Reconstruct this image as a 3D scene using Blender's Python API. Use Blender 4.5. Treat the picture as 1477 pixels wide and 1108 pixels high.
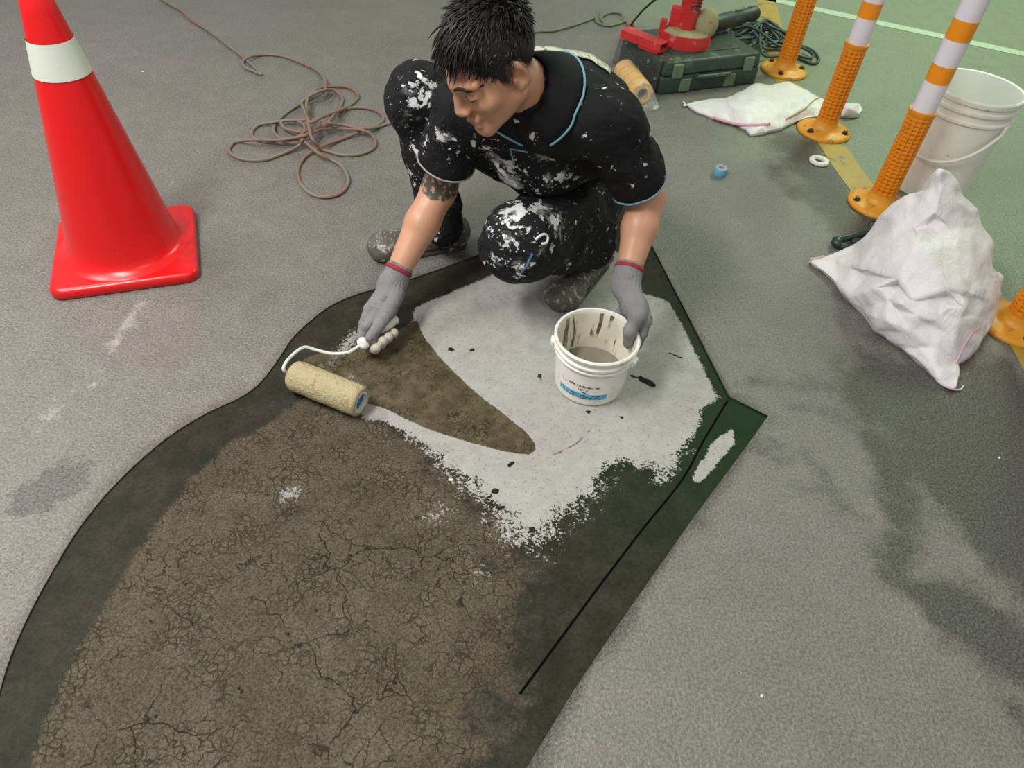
import bpy, bmesh, math, random
import numpy as np
from mathutils import Vector, Matrix, geometry
for o in list(bpy.data.objects): bpy.data.objects.remove(o)
SC = bpy.context.scene
COL = SC.collection
random.seed(4); RNG = np.random.default_rng(4)

# ------------------------------------------------------------------ camera
F = 1060.; CX, CY = 738.5, 554.; H = 1.28; VP = (640, 1600)     # focal length, centre, camera height, vanishing point of the verticals (px)
_d = np.array([VP[0]-CX, -(VP[1]-CY), -F]); _d /= np.linalg.norm(_d)
_Z = -_d; _f = np.array([0, 0, -1.]); _Y = _f-_Z*(_f@_Z); _Y /= np.linalg.norm(_Y); _X = np.cross(_Y, _Z)
RC = np.stack([_X, _Y, _Z]); CP = np.array([0, 0, H])
def G(px, py, z=0.):
    v = RC@np.array([(px-CX)/F, -(py-CY)/F, -1.]); return CP+v*((z-H)/v[2])
def P(p):
    c = RC.T@(np.array(p)-CP); return CX+F*c[0]/-c[2], CY-F*c[1]/-c[2]
def zat(b, py):
    lo, hi = 0., 1.1
    for _ in range(40):
        m = (lo+hi)/2
        if P((b[0], b[1], m))[1] > py: lo = m
        else: hi = m
    return lo
cam = bpy.data.objects.new('camera', bpy.data.cameras.new('camera')); COL.objects.link(cam)
cam.data.sensor_width = 36.; cam.data.lens = F/1477*36.; cam.data.clip_start = .02
m4 = Matrix([list(RC[i])+[CP[i]] for i in range(3)]+[[0, 0, 0, 1]]); cam.matrix_world = m4
SC.camera = cam

# ------------------------------------------------------------------ light
W = bpy.data.worlds.new('world'); SC.world = W; W.use_nodes = True
W.node_tree.nodes['Background'].inputs[0].default_value = (1., .985, .94, 1)
W.node_tree.nodes['Background'].inputs[1].default_value = .42
def area(name, loc, tgt, sx, sy, e, col):
    l = bpy.data.lights.new(name, 'AREA'); l.shape = 'RECTANGLE'; l.size = sx; l.size_y = sy; l.energy = e; l.color = col
    o = bpy.data.objects.new(name, l); COL.objects.link(o); o.location = loc
    o.rotation_euler = (Vector(tgt)-Vector(loc)).to_track_quat('-Z', 'Y').to_euler()
    return o
area('ceiling_tube_lamp', (-1.35, .45, 2.7), (-1.35, .45, 0), .35, 1.3, 84, (1, .98, .94))
area('ceiling_tube_lamp', (-2.5, 1.75, 2.7), (-2.5, 1.75, 0), .4, 1.3, 56, (1, .98, .97))
area('ceiling_tube_lamp', (1.0, .1, 2.7), (1.0, .1, 0), .35, 1.3, 12, (1, .98, .94))
area('ceiling_tube_lamp', (2.3, 4.6, 2.7), (2.3, 4.6, 0), .5, 1.6, 95, (.72, 1, .62))
SC.view_settings.view_transform = 'Standard'; SC.view_settings.look = 'None'
SC.view_settings.exposure = 0.0; SC.view_settings.gamma = 1; SC.view_settings.use_curve_mapping = False

# ------------------------------------------------------------------ helpers
def lin(r, g, b):
    f = lambda c: (c/255/12.92 if c/255 <= .04045 else ((c/255+.055)/1.055)**2.4)
    return (f(r), f(g), f(b), 1)
class NT:
    def __init__(s, name, rough=.6, spec=.5):
        s.m = bpy.data.materials.new(name); s.m.use_nodes = True; s.t = s.m.node_tree
        s.b = s.t.nodes['Principled BSDF']; s.b.inputs['Roughness'].default_value = rough
        s.b.inputs['Specular IOR Level'].default_value = spec
        s.pos = s.t.nodes.new('ShaderNodeTexCoord').outputs['Object']
    def put(s, sock, v):
        if isinstance(v, bpy.types.NodeSocket): s.t.links.new(v, sock)
        elif v is not None: sock.default_value = v
    def math(s, op, a, b=None, c=None, clamp=False):
        n = s.t.nodes.new('ShaderNodeMath'); n.operation = op; n.use_clamp = clamp
        for i, v in enumerate((a, b, c)): s.put(n.inputs[i], v)
        return n.outputs[0]
    def mix(s, f, a, b, blend='MIX'):
        n = s.t.nodes.new('ShaderNodeMix'); n.data_type = 'RGBA'; n.blend_type = blend
        s.put(n.inputs[0], f); s.put(n.inputs[6], a); s.put(n.inputs[7], b); return n.outputs[2]
    def step(s, v, lo, hi, a=0., b=1., smooth=True):
        n = s.t.nodes.new('ShaderNodeMapRange'); n.interpolation_type = 'SMOOTHSTEP' if smooth else 'LINEAR'
        for i, q in enumerate((v, lo, hi, a, b)): s.put(n.inputs[i], q)
        return n.outputs[0]
    def noise(s, scale, det=2., rough=.5, vec=None, dist=0.):
        n = s.t.nodes.new('ShaderNodeTexNoise'); s.put(n.inputs['Vector'], vec or s.pos)
        n.inputs['Scale'].default_value = scale; n.inputs['Detail'].default_value = det
        n.inputs['Roughness'].default_value = rough; n.inputs['Distortion'].default_value = dist; return n.outputs['Fac']
    def vor(s, scale, feature='F1', vec=None, rnd=1.):
        n = s.t.nodes.new('ShaderNodeTexVoronoi'); n.feature = feature; s.put(n.inputs['Vector'], vec or s.pos)
        n.inputs['Scale'].default_value = scale; n.inputs['Randomness'].default_value = rnd; return n.outputs['Distance']
    def warp(s, scale, amt, det=2.):
        n = s.t.nodes.new('ShaderNodeTexNoise'); n.inputs['Scale'].default_value = scale; n.inputs['Detail'].default_value = det
        s.put(n.inputs['Vector'], s.pos)
        a = s.t.nodes.new('ShaderNodeVectorMath'); a.operation = 'MULTIPLY_ADD'
        s.put(a.inputs[0], n.outputs['Color']); a.inputs[1].default_value = (amt,)*3; s.put(a.inputs[2], s.pos); return a.outputs[0]
    def scale(s, v3, vec=None):
        a = s.t.nodes.new('ShaderNodeVectorMath'); a.operation = 'MULTIPLY'; s.put(a.inputs[0], vec or s.pos); a.inputs[1].default_value = v3; return a.outputs[0]
    def attr(s, name):
        n = s.t.nodes.new('ShaderNodeAttribute'); n.attribute_name = name; return n.outputs['Fac']
    def bump(s, h, strength, dist=.01):
        n = s.t.nodes.new('ShaderNodeBump'); n.inputs['Strength'].default_value = strength; n.inputs['Distance'].default_value = dist
        s.put(n.inputs['Height'], h); s.t.links.new(n.outputs[0], s.b.inputs['Normal'])
    def out(s, col=None, rough=None, **k):
        s.put(s.b.inputs['Base Color'], col); s.put(s.b.inputs['Roughness'], rough)
        for q, v in k.items(): s.put(s.b.inputs[q.replace('_', ' ')], v)
        return s.m
def plain(name, c, rough=.5, spec=.5, var=.12, vs=9., dirt=None, dirtamt=.0, bump=0., bs=120., **k):
    n = NT(name, rough, spec); a = lin(*c); f = n.noise(vs, 5, .6)
    col = n.mix(f, tuple(v*(1-var) for v in a[:3])+(1,), tuple(min(1, v*(1+var)) for v in a[:3])+(1,))
    if dirt: col = n.mix(n.step(n.noise(vs*1.7, 7, .65), .62-dirtamt, .7-dirtamt*.5), col, lin(*dirt))
    if bump: n.bump(n.noise(bs, 3), bump, .004)
    return n.out(col, None, **k)

def mesh(name, v, f, mat=None, parent=None, smooth=False, attrs=None):
    me = bpy.data.meshes.new(name)
    v = np.asarray(v, np.float32)
    if isinstance(f, np.ndarray):
        me.vertices.add(len(v)); me.vertices.foreach_set('co', v.ravel())
        k = f.shape[1]; me.loops.add(f.size); me.loops.foreach_set('vertex_index', f.ravel().astype(np.int32))
        me.polygons.add(len(f)); me.polygons.foreach_set('loop_start', (np.arange(len(f))*k).astype(np.int32))
        me.update(calc_edges=True)
    else:
        me.from_pydata([tuple(map(float, q)) for q in v], [], [list(map(int, q)) for q in f]); me.update()
    me.validate()
    for an, av in (attrs or {}).items():
        a = me.attributes.new(an, 'FLOAT', 'POINT'); a.data.foreach_set('value', np.asarray(av, np.float32))
    if smooth: me.polygons.foreach_set('use_smooth', [True]*len(me.polygons))
    o = bpy.data.objects.new(name, me); COL.objects.link(o)
    if mat: me.materials.append(mat)
    if parent: o.parent = parent
    return o
def sharp(o, deg=35):
    bm = bmesh.new(); bm.from_mesh(o.data)
    for e in bm.edges: e.smooth = not (len(e.link_faces) == 2 and e.calc_face_angle(0) > math.radians(deg))
    for f in bm.faces: f.smooth = True
    bm.to_mesh(o.data); bm.free(); return o
def empty(name, loc=(0, 0, 0), label=None, cat=None, group=None):
    o = bpy.data.objects.new(name, None); COL.objects.link(o); o.location = loc; o.empty_display_size = .05
    return tag(o, label, cat, group)
def tag(o, label=None, cat=None, group=None, kind=None):
    for k, v in (('label', label), ('category', cat), ('group', group), ('kind', kind)):
        if v: o[k] = v
    return o
def lathe(prof, seg=48, c=(0, 0, 0)):
    v = []; f = []; n = len(prof)
    for i in range(seg):
        a = 2*math.pi*i/seg
        for r, z in prof: v.append((c[0]+r*math.cos(a), c[1]+r*math.sin(a), c[2]+z))
    for i in range(seg):
        j = (i+1) % seg
        for k in range(n-1): f.append((i*n+k, j*n+k, j*n+k+1, i*n+k+1))
    return v, f
def clean(o, dist=1e-5):
    bm = bmesh.new(); bm.from_mesh(o.data); bmesh.ops.remove_doubles(bm, verts=bm.verts, dist=dist)
    bmesh.ops.recalc_face_normals(bm, faces=bm.faces); bm.to_mesh(o.data); bm.free(); return o
def catmull(pts, n=8, closed=False):
    p = np.asarray(pts, float)
    q = np.vstack([p[-1], p, p[:2]]) if closed else np.vstack([2*p[0]-p[1], p, 2*p[-1]-p[-2]])
    out = []
    for i in range(len(q)-3):
        a, b, c, d = q[i:i+4]
        for t in np.linspace(0, 1, n, endpoint=False):
            out.append(.5*(2*b+(c-a)*t+(2*a-5*b+4*c-d)*t*t+(3*b-a-3*c+d)*t**3))
    if not closed: out.append(p[-1])
    return np.array(out)
def tube(pts, r, seg=8, caps=True, closed=False):
    p = np.asarray(pts, float); n = len(p); rr = np.broadcast_to(np.asarray(r, float), (n,))
    T = (np.roll(p, -1, 0)-np.roll(p, 1, 0)) if closed else np.gradient(p, axis=0)
    T /= np.linalg.norm(T, axis=1)[:, None]+1e-12
    u = np.cross(T[0], (0, 0, 1.)); u = u if np.linalg.norm(u) > .1 else np.cross(T[0], (0, 1., 0)); u /= np.linalg.norm(u)
    v = []; f = []
    for i in range(n):
        u = u-T[i]*(u@T[i]); u /= np.linalg.norm(u)+1e-12; w = np.cross(T[i], u)
        for k in range(seg):
            a = 2*math.pi*k/seg; v.append(p[i]+rr[i]*(math.cos(a)*u+math.sin(a)*w))
    for i in range(n if closed else n-1):
        j = (i+1) % n
        for k in range(seg): f.append((i*seg+k, i*seg+(k+1) % seg, j*seg+(k+1) % seg, j*seg+k))
    if caps and not closed:
        f.append(tuple(range(seg))[::-1]); f.append(tuple((n-1)*seg+k for k in range(seg)))
    return v, f
def join(*vf):
    V = []; Fc = []
    for v, f in vf:
        o = len(V); V += [tuple(q) for q in v]; Fc += [tuple(i+o for i in q) for q in f]
    return V, Fc
def rbox(sx, sy, sz, bev=.01, seg=2, c=(0, 0, 0), taper=1.):
    bm = bmesh.new(); bmesh.ops.create_cube(bm, size=1)
    for v in bm.verts:
        k = taper if v.co.z > 0 else 1
        v.co = Vector((v.co.x*sx*k, v.co.y*sy*k, v.co.z*sz))
    bmesh.ops.bevel(bm, geom=bm.edges[:], offset=bev, segments=seg, profile=.6, affect='EDGES')
    bm.verts.index_update()
    r = ([(v.co.x+c[0], v.co.y+c[1], v.co.z+c[2]) for v in bm.verts], [[v.index for v in f.verts] for f in bm.faces]); bm.free(); return r
def xf(vf, M):
    M = np.asarray(M); return [tuple(M[:3, :3]@np.array(q)+M[:3, 3]) for q in vf[0]], vf[1]
def frame(x, y, z, o):
    M = np.eye(4); M[:3, 0] = x; M[:3, 1] = y; M[:3, 2] = z; M[:3, 3] = o; return M
def nrm(v): v = np.asarray(v, float); return v/np.linalg.norm(v)
def seg_dist(p, a, b):
    ab = b-a; t = np.clip(((p-a)@ab)/(ab@ab+1e-12), 0, 1); return np.linalg.norm(p-a-t[:, None]*ab, axis=1)
def poly_sd(p, poly):
    poly = np.asarray(poly, float); d = np.full(len(p), 9e9); ins = np.zeros(len(p), bool)
    for a, b in zip(poly, np.roll(poly, -1, 0)):
        d = np.minimum(d, seg_dist(p, a, b))
        c = (a[1] > p[:, 1]) != (b[1] > p[:, 1]); ins ^= c & (p[:, 0] < (b[0]-a[0])*(p[:, 1]-a[1])/(b[1]-a[1]+1e-12)+a[0])
    return np.where(ins, d, -d)
def GP(pix): return np.array([G(*q)[:2] for q in pix])
def line_sd(p, poly): return np.min([seg_dist(p, np.array(a), np.array(b)) for a, b in zip(poly[:-1], poly[1:])], 0)

# ------------------------------------------------------------------ floor and repair patch
BED = -.004
left_edge = [(-60, 1250), (-25, 1090), (3, 985), (20, 935), (45, 880), (75, 825), (105, 775), (132, 738), (162, 703), (203, 663), (250, 625), (300, 595), (345, 574), (375, 552), (400, 520), (420, 490), (445, 465), (475, 442), (510, 426), (547, 415), (590, 403), (640, 386), (690, 367), (760, 343), (830, 316), (880, 298)]
right_edge = [(905, 288), (918, 308), (942, 357), (1000, 470), (1052, 572), (1108, 600), (1075, 646), (1000, 747), (915, 868), (880, 918), (830, 992), (758, 1110), (690, 1230)]
outline = np.vstack([catmull(GP(left_edge), 4), GP(right_edge)])
def blobs(p, L):
    s = np.zeros(len(p))
    for (x0, y0, x1, y1, r, w) in L:
        s = np.maximum(s, w*np.clip(1.6-seg_dist(p, GP([(x0, y0)])[0], GP([(x1, y1)])[0])/r, 0, 1.6)/1.6)
    return s
# coat around the patch: triangulated between a grid and the patch outline
gx = np.concatenate([np.arange(-2.6, 3.0, .045)]); gy = np.arange(.15, 5.2, .045)
gp = np.array([(x+RNG.uniform(-.01, .01), y+RNG.uniform(-.01, .01)) for x in gx for y in gy])
sd = poly_sd(gp, outline); gp = gp[np.abs(sd) > .012]; sd = poly_sd(gp, outline); gp = gp[sd < 0]
far = [(-14, -8), (14, -8), (14, 18), (-14, 18), (-14, 5), (14, 5), (0, 18), (0, -8)]
pts = [Vector(q) for q in np.vstack([outline, gp, far])]; no = len(outline)
vo, _, fo, *_ = geometry.delaunay_2d_cdt(pts, [(i, (i+1) % no) for i in range(no)], [], 0, 1e-6)
vv = np.array([(q.x, q.y) for q in vo]); tri = np.array([list(t) for t in fo if len(t) == 3])
cen = vv[tri].mean(1); tri = tri[poly_sd(cen, outline) < 0]
V3 = np.column_stack([vv, np.zeros(len(vv))]); nv = len(V3)
lip = np.column_stack([outline, np.full(no, BED-.01)])
# vertical lip of the coat
oi = [int(np.argmin(np.sum((vv-q)**2, 1))) for q in outline]
lipf = np.array([[oi[i], oi[(i+1) % no], nv+(i+1) % no] for i in range(no)]+[[oi[i], nv+(i+1) % no, nv+i] for i in range(no)])
V3 = np.vstack([V3, lip]); tri = np.vstack([tri, lipf])
p2 = V3[:, :2]
green = np.clip(1.1-poly_sd(p2, GP([(1010, -60), (1000, 20), (1120, 95), (1215, 215), (1290, 260), (1400, 330), (1477, 360), (1600, 380), (1800, 300), (1600, -100)]))*-1/.55, 0, 1)
wet = blobs(p2, [(1290, 575, 1477, 740, .17, 1.), (1080, 545, 1200, 560, .06, .5), (1100, 640, 1240, 760, .07, .42), (1190, 430, 1250, 480, .1, .4), (1340, 640, 1477, 790, .12, 1.1), (1240, 560, 1310, 700, .06, .75), (1310, 690, 1290, 830, .06, .75), (1375, 880, 1490, 960, .075, 1.1), (1420, 600, 1500, 700, .16, 1.), (1400, 700, 1500, 820, .12, 1.), (1260, 640, 1300, 740, .05, .7),
    (1150, 210, 1240, 330, .13, .9), (1110, 240, 1160, 290, .06, .6), (1460, 1000, 1477, 1060, .05, .5), (1130, 590, 1200, 600, .02, .55), (1430, 540, 1477, 600, .1, .9), (1170, 660, 1200, 700, .03, .55), (1380, 840, 1400, 900, .04, .6)])
dab = blobs(p2, [(50, 718, 95, 690, .06, 1.3), (100, 650, 112, 635, .02, .8), (55, 625, 62, 620, .018, .7), (185, 630, 190, 615, .012, .6), (35, 235, 42, 225, .03, .6), (60, 290, 70, 285, .03, .6), (378, 115, 400, 110, .03, .5),
    (300, 235, 305, 250, .03, .6), (330, 215, 325, 220, .04, .6), (1115, 700, 1118, 695, .02, .5), (1020, 845, 1030, 855, .025, .5), (935, 990, 940, 985, .03, .45), (985, 330, 990, 340, .015, .5), (1035, 405, 1040, 410, .02, .5), (1075, 410, 1078, 412, .02, .6), (1180, 110, 1190, 115, .02, .5)])
scuff = blobs(p2, [(160, 510, 200, 440, .05, 1.), (60, 610, 140, 540, .08, .9), (200, 430, 215, 420, .04, 1.), (10, 800, 40, 760, .05, .8), (150, 660, 160, 655, .03, .9), (0, 440, 10, 420, .04, .7), (230, 290, 250, 260, .05, .8), (490, 60, 510, 66, .04, .5), (1130, 600, 1150, 615, .012, 1.), (190, 690, 240, 560, .06, .6), (1430, 905, 1477, 935, .02, .7), (1220, 640, 1260, 690, .1, .35), (300, 250, 280, 280, .03, .7)])
edge_d = np.clip(-poly_sd(p2, outline)/.06, 0, 1)
n = NT('floor_coating', .42, .5)
nz = n.noise(2.2, 6, .62); nf = n.noise(14, 6, .65); ng = n.noise(140, 2, .5)
base = n.mix(nz, lin(94, 92, 86), lin(122, 119, 113))
base = n.mix(n.step(nf, .35, .75), base, n.mix(nz, lin(104, 101, 95), lin(132, 128, 123)))
grn = n.mix(nf, lin(106, 121, 97), lin(130, 144, 116))
gm = n.step(n.math('ADD', n.attr('green'), n.math('MULTIPLY', n.math('SUBTRACT', nf, .5), .5)), .05, 1.0)
base = n.mix(gm, base, grn)
wm = n.step(n.math('ADD', n.attr('wet'), n.math('MULTIPLY', n.math('SUBTRACT', n.noise(11, 8, .7), .5), 1.2)), .22, .70)
base = n.mix(n.math('MULTIPLY', wm, .92), base, lin(46, 44, 37))
dm = n.step(n.math('ADD', n.attr('dab'), n.math('MULTIPLY', n.math('SUBTRACT', n.noise(35, 6, .7), .5), 1.4)), .5, .75)
base = n.mix(n.math('MULTIPLY', dm, .75), base, lin(66, 65, 60))
sm = n.step(n.math('ADD', n.attr('scuff'), n.math('MULTIPLY', n.math('SUBTRACT', n.noise(40, 7, .75, n.scale((1, .6, 1))), .5), 1.8)), .72, 1.1)
base = n.mix(n.math('MULTIPLY', sm, .55), base, lin(186, 184, 178))
spk = n.step(n.vor(60), .06, .10); base = n.mix(n.math('MULTIPLY', n.math('SUBTRACT', 1., spk), n.step(n.noise(3.1), .52, .6)), base, lin(80, 80, 74))
base = n.mix(n.step(n.noise(175, 3, .6), .3, .72), n.mix(.30, base, lin(30, 30, 28)), n.mix(.10, base, lin(230, 228, 224)))
n.bump(n.math('ADD', n.math('MULTIPLY', n.noise(170, 3, .6), 1.2), n.math('MULTIPLY', n.noise(60, 2), .7)), .7, .004)
FLOOR = mesh('floor', V3, tri, n.out(base, n.step(nf, .3, .7, .29, .44)), attrs=dict(green=green, wet=wet, dab=dab, scuff=scuff))
tag(FLOOR, 'grey green coated concrete floor with worn stains', kind='structure')

# bed of the patch: fine grid carrying distances to the painted regions
st = .0055
bx = np.arange(outline[:, 0].min()-.02, outline[:, 0].max()+.02, st); by = np.arange(.12, outline[:, 1].max()+.02, st)
XX, YY = np.meshgrid(bx, by, indexing='ij'); p2 = np.column_stack([XX.ravel(), YY.ravel()])
so = poly_sd(p2, outline)
grey_poly = [(600, 441), (640, 425), (700, 400), (740, 378), (820, 352), (862, 340), (893, 364), (905, 380), (918, 402), (925, 420), (965, 434), (985, 470), (1000, 500), (1022, 545), (1036, 572), (1012, 590), (1006, 620), (985, 652), (955, 685), (945, 676), (905, 660), (878, 668), (855, 715), (815, 730), (787, 768), (762, 784), (740, 766), (715, 735), (680, 702), (650, 676), (610, 640), (565, 612), (524, 600), (516, 575), (560, 520), (592, 470)]
wet_poly = catmull(GP([(600, 461), (612, 485), (645, 525), (690, 567), (735, 602), (768, 632), (768, 652), (735, 651), (690, 640), (640, 625), (592, 606), (556, 588), (510, 575), (450, 545), (436, 520), (462, 508), (500, 503), (545, 492), (580, 472)]), 5, True)
sg = poly_sd(p2, GP(grey_poly)); sw = poly_sd(p2, wet_poly)
pix = np.array([P((a, b, BED)) for a, b in p2]) if False else None
cc = np.column_stack([p2, np.full(len(p2), BED)])-CP; cc = cc@RC
ix = CX+F*cc[:, 0]/-cc[:, 2]; iy = CY-F*cc[:, 1]/-cc[:, 2]
rag = np.clip(np.where(iy > 560, .014+.07*np.clip((iy-600)/160, 0, 1), .008), 0, .08)
brown_poly = [(440, 575), (400, 600), (330, 640), (275, 690), (225, 752), (192, 800), (152, 870), (112, 930), (72, 1010), (40, 1108), (0, 1300), (600, 1300), (690, 1108), (725, 980), (735, 880), (745, 790), (715, 735), (650, 676), (565, 612), (520, 590)]
sb = poly_sd(p2, GP(brown_poly))
soft = np.where(ix > 560, .26, .035)
brown = np.clip(.5+sb/soft, 0, 1)
seam = line_sd(p2, GP([(1052, 575), (1015, 635), (985, 690), (925, 765), (862, 848), (805, 925), (745, 1005)]))
crack0 = line_sd(p2, GP([(765, 655), (800, 654), (830, 640), (850, 620)]))
wp = poly_sd(p2, GP([(1036, 628), (1058, 618), (1060, 640), (1030, 672), (1012, 693), (998, 694), (1003, 678)]))
corner = np.clip(1-np.linalg.norm(p2-G(1075, 615)[:2], axis=1)/.55, 0, 1)
spot = blobs(p2, [(415, 712, 420, 710, .03, 1.1), (490, 508, 515, 480, .028, 1.1), (620, 745, 640, 735, .05, .75), (700, 830, 690, 825, .05, .65), (655, 660, 640, 690, .05, .6), (505, 540, 515, 560, .03, .9), (465, 525, 480, 520, .02, .9), (600, 600, 560, 605, .01, .6)])
drip = blobs(p2, [(925, 545, 942, 553, .011, 1.3), (910, 540, 925, 546, .005, 1.2), (848, 592, 850, 593, .006, 1.2), (768, 762, 768, 763, .009, 1.3), (713, 707, 716, 708, .009, 1.3), (740, 665, 735, 670, .008, .9), (650, 502, 652, 503, .01, 1.0), (680, 503, 682, 503, .009, 1.1), (965, 507, 985, 515, .004, 1.2), (895, 600, 897, 601, .006, 1.), (778, 540, 780, 545, .012, .8)])
keep = (so > -.03).reshape(XX.shape); ny = len(by)
c = np.argwhere(keep[:-1, :-1]); i0 = c[:, 0]*ny+c[:, 1]
quad = np.column_stack([i0, i0+ny, i0+ny+1, i0+1])
used = np.zeros(len(p2), bool); used[quad.ravel()] = True; remap = np.cumsum(used)-1
quad = remap[quad]; sel = lambda a: a[used]
n = NT('patch_bed', .6, .12)
nf = n.noise(30, 6, .65); nh = n.noise(120, 4, .6); nb = n.noise(6, 5, .6)
ragn = n.math('SUBTRACT', n.math('ADD', n.math('MULTIPLY', n.noise(170, 4, .7), .8), n.math('MULTIPLY', n.noise(26, 4, .6), .5)), .65)
dark = n.mix(nb, lin(30, 30, 23), lin(48, 47, 38))
dark = n.mix(n.step(n.noise(13, 8, .72), .35, .7), dark, lin(58, 56, 46)); dark = n.mix(n.math('MULTIPLY', n.step(n.noise(150, 4, .7), .42, .66), .45), dark, lin(20, 20, 15))
dark = n.mix(n.math('MULTIPLY', n.attr('corner'), .95), dark, n.mix(nf, lin(10, 34, 12), lin(18, 50, 20)))
dark = n.mix(n.step(n.vor(95), .07, .035), dark, lin(88, 86, 76))
wv = n.warp(9, .13, 6)
c1 = n.vor(8.5, 'DISTANCE_TO_EDGE', wv); c2 = n.vor(26, 'DISTANCE_TO_EDGE', n.warp(24, .05, 5)); c3 = n.vor(70, 'DISTANCE_TO_EDGE', n.warp(50, .012, 3))
k1 = n.math('MULTIPLY', n.step(c1, .013, .002), n.step(n.noise(5, 3), .44, .56))
k2 = n.math('MULTIPLY', n.step(c2, .030, .006), n.step(n.noise(9, 4), .46, .58))
k3 = n.math('MULTIPLY', n.step(c3, .09, .02), n.step(n.noise(12, 3, .6), .45, .62))
crk = n.math('MAXIMUM', n.math('MAXIMUM', k1, n.math('MULTIPLY', k2, .8)), n.math('MULTIPLY', k3, .65))
pit = n.math('MULTIPLY', n.step(n.vor(42, 'F1', n.warp(80, .01)), .17, .07), n.step(n.noise(16), .5, .62))
mort = n.mix(n.step(nb, .3, .7), lin(78, 69, 56), lin(101, 91, 76))
mort = n.mix(n.step(n.noise(9, 9, .76), .38, .58), n.mix(.62, mort, lin(46, 38, 28)), mort)
mort = n.mix(n.math('MULTIPLY', n.step(n.noise(3.5, 5, .6), .52, .68), .35), mort, lin(56, 50, 38))
mort = n.mix(n.step(nf, .3, .7), n.mix(.28, mort, lin(58, 49, 38)), mort)
mort = n.mix(n.step(n.noise(210, 3, .7), .3, .7), n.mix(.55, mort, lin(40, 33, 24)), n.mix(.16, mort, lin(160, 150, 130)))
mort = n.mix(n.step(n.vor(160), .15, .06), mort, lin(128, 118, 102))
mort = n.mix(n.math('MAXIMUM', crk, pit), mort, lin(34, 27, 20))
bm_ = n.step(n.math('ADD', n.attr('brown'), n.math('ADD', n.math('MULTIPLY', ragn, .9), n.math('MULTIPLY', n.math('SUBTRACT', n.noise(11, 5, .6), .5), 1.3))), .25, .75)
col = n.mix(bm_, dark, mort)
conc = n.mix(n.step(nf, .2, .8), lin(154, 153, 148), lin(170, 169, 164))
conc = n.mix(n.math('MULTIPLY', n.step(n.noise(160, 3, .6), .57, .7), .55), conc, lin(104, 102, 97))
conc = n.mix(n.math('MULTIPLY', n.step(nb, .55, .75), .3), conc, lin(140, 140, 132))
gd = n.math('ADD', n.attr('sg'), n.math('MULTIPLY', n.math('MULTIPLY', ragn, 4.), n.attr('rag')))
gmask = n.step(gd, -.0025, .0025)
spm = n.step(n.math('ADD', n.attr('spot'), n.math('MULTIPLY', n.math('SUBTRACT', n.noise(150, 4, .7), .5), 2.6)), .72, .95)
gmask = n.math('MAXIMUM', gmask, n.math('MULTIPLY', spm, .8))
wpm = n.step(n.math('ADD', n.attr('wp'), n.math('MULTIPLY', ragn, .03)), -.001, .002)
gmask = n.math('MAXIMUM', gmask, wpm)
col = n.mix(gmask, col, conc)
lob = n.step(n.math('ADD', n.attr('sw'), n.math('MULTIPLY', ragn, .012)), -.0015, .0015)
wetc = n.mix(n.step(nf, .3, .7), lin(74, 66, 48), lin(102, 93, 72)); wetc = n.mix(n.step(nh, .5, .7), wetc, lin(58, 50, 34))
wetc = n.mix(k3, wetc, lin(52, 45, 30))
col = n.mix(n.math('MULTIPLY', lob, n.math('SUBTRACT', 1., n.math('MULTIPLY', spm, .7))), col, wetc)
drm = n.step(n.math('ADD', n.attr('drip'), n.math('MULTIPLY', n.math('SUBTRACT', n.noise(70, 5), .5), 1.)), .55, .68)
col = n.mix(drm, col, lin(36, 36, 31))
c0 = n.math('MULTIPLY', n.step(n.attr('crack0'), .003, .001), n.step(n.noise(40), .4, .5)); col = n.mix(c0, col, lin(90, 86, 78))
rough = n.mix(gmask, n.mix(bm_, (.58,)*3+(1,), (.68,)*3+(1,)), (.85,)*3+(1,)); rough = n.mix(lob, rough, (.34,)*3+(1,))
hgt = n.math('SUBTRACT', n.math('MULTIPLY', nh, .35), n.math('MULTIPLY', n.math('MAXIMUM', crk, pit), bm_)); pass
n.bump(hgt, .55, .004)
vb = np.column_stack([p2, np.full(len(p2), BED)])[used]
bed = mesh('repair_patch', vb, quad, n.out(col, rough), FLOOR, attrs=dict(sg=sel(sg), sw=sel(sw), rag=sel(rag), brown=sel(brown), seam=sel(seam), crack0=sel(crack0), wp=sel(wp), corner=sel(corner), spot=sel(spot), drip=sel(drip)))
tag(bed, 'dark repair patch with cracked brown mortar and bare grey concrete')

tag(mesh('saw_cut', *(lambda q: ([(x, y, BED+.0005) for x, y in q], [(2*i, 2*i+2, 2*i+3, 2*i+1) for i in range(len(q)//2-1)]))([tuple(r) for a in catmull(GP([(1050, 577), (1015, 635), (985, 690), (925, 765), (862, 848), (805, 925), (750, 1000)]), 6) for r in (a-np.array([.0028, 0]), a+np.array([.0028, 0]))]), plain('saw_cut', (6, 6, 5), .9, .05), FLOOR))
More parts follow.
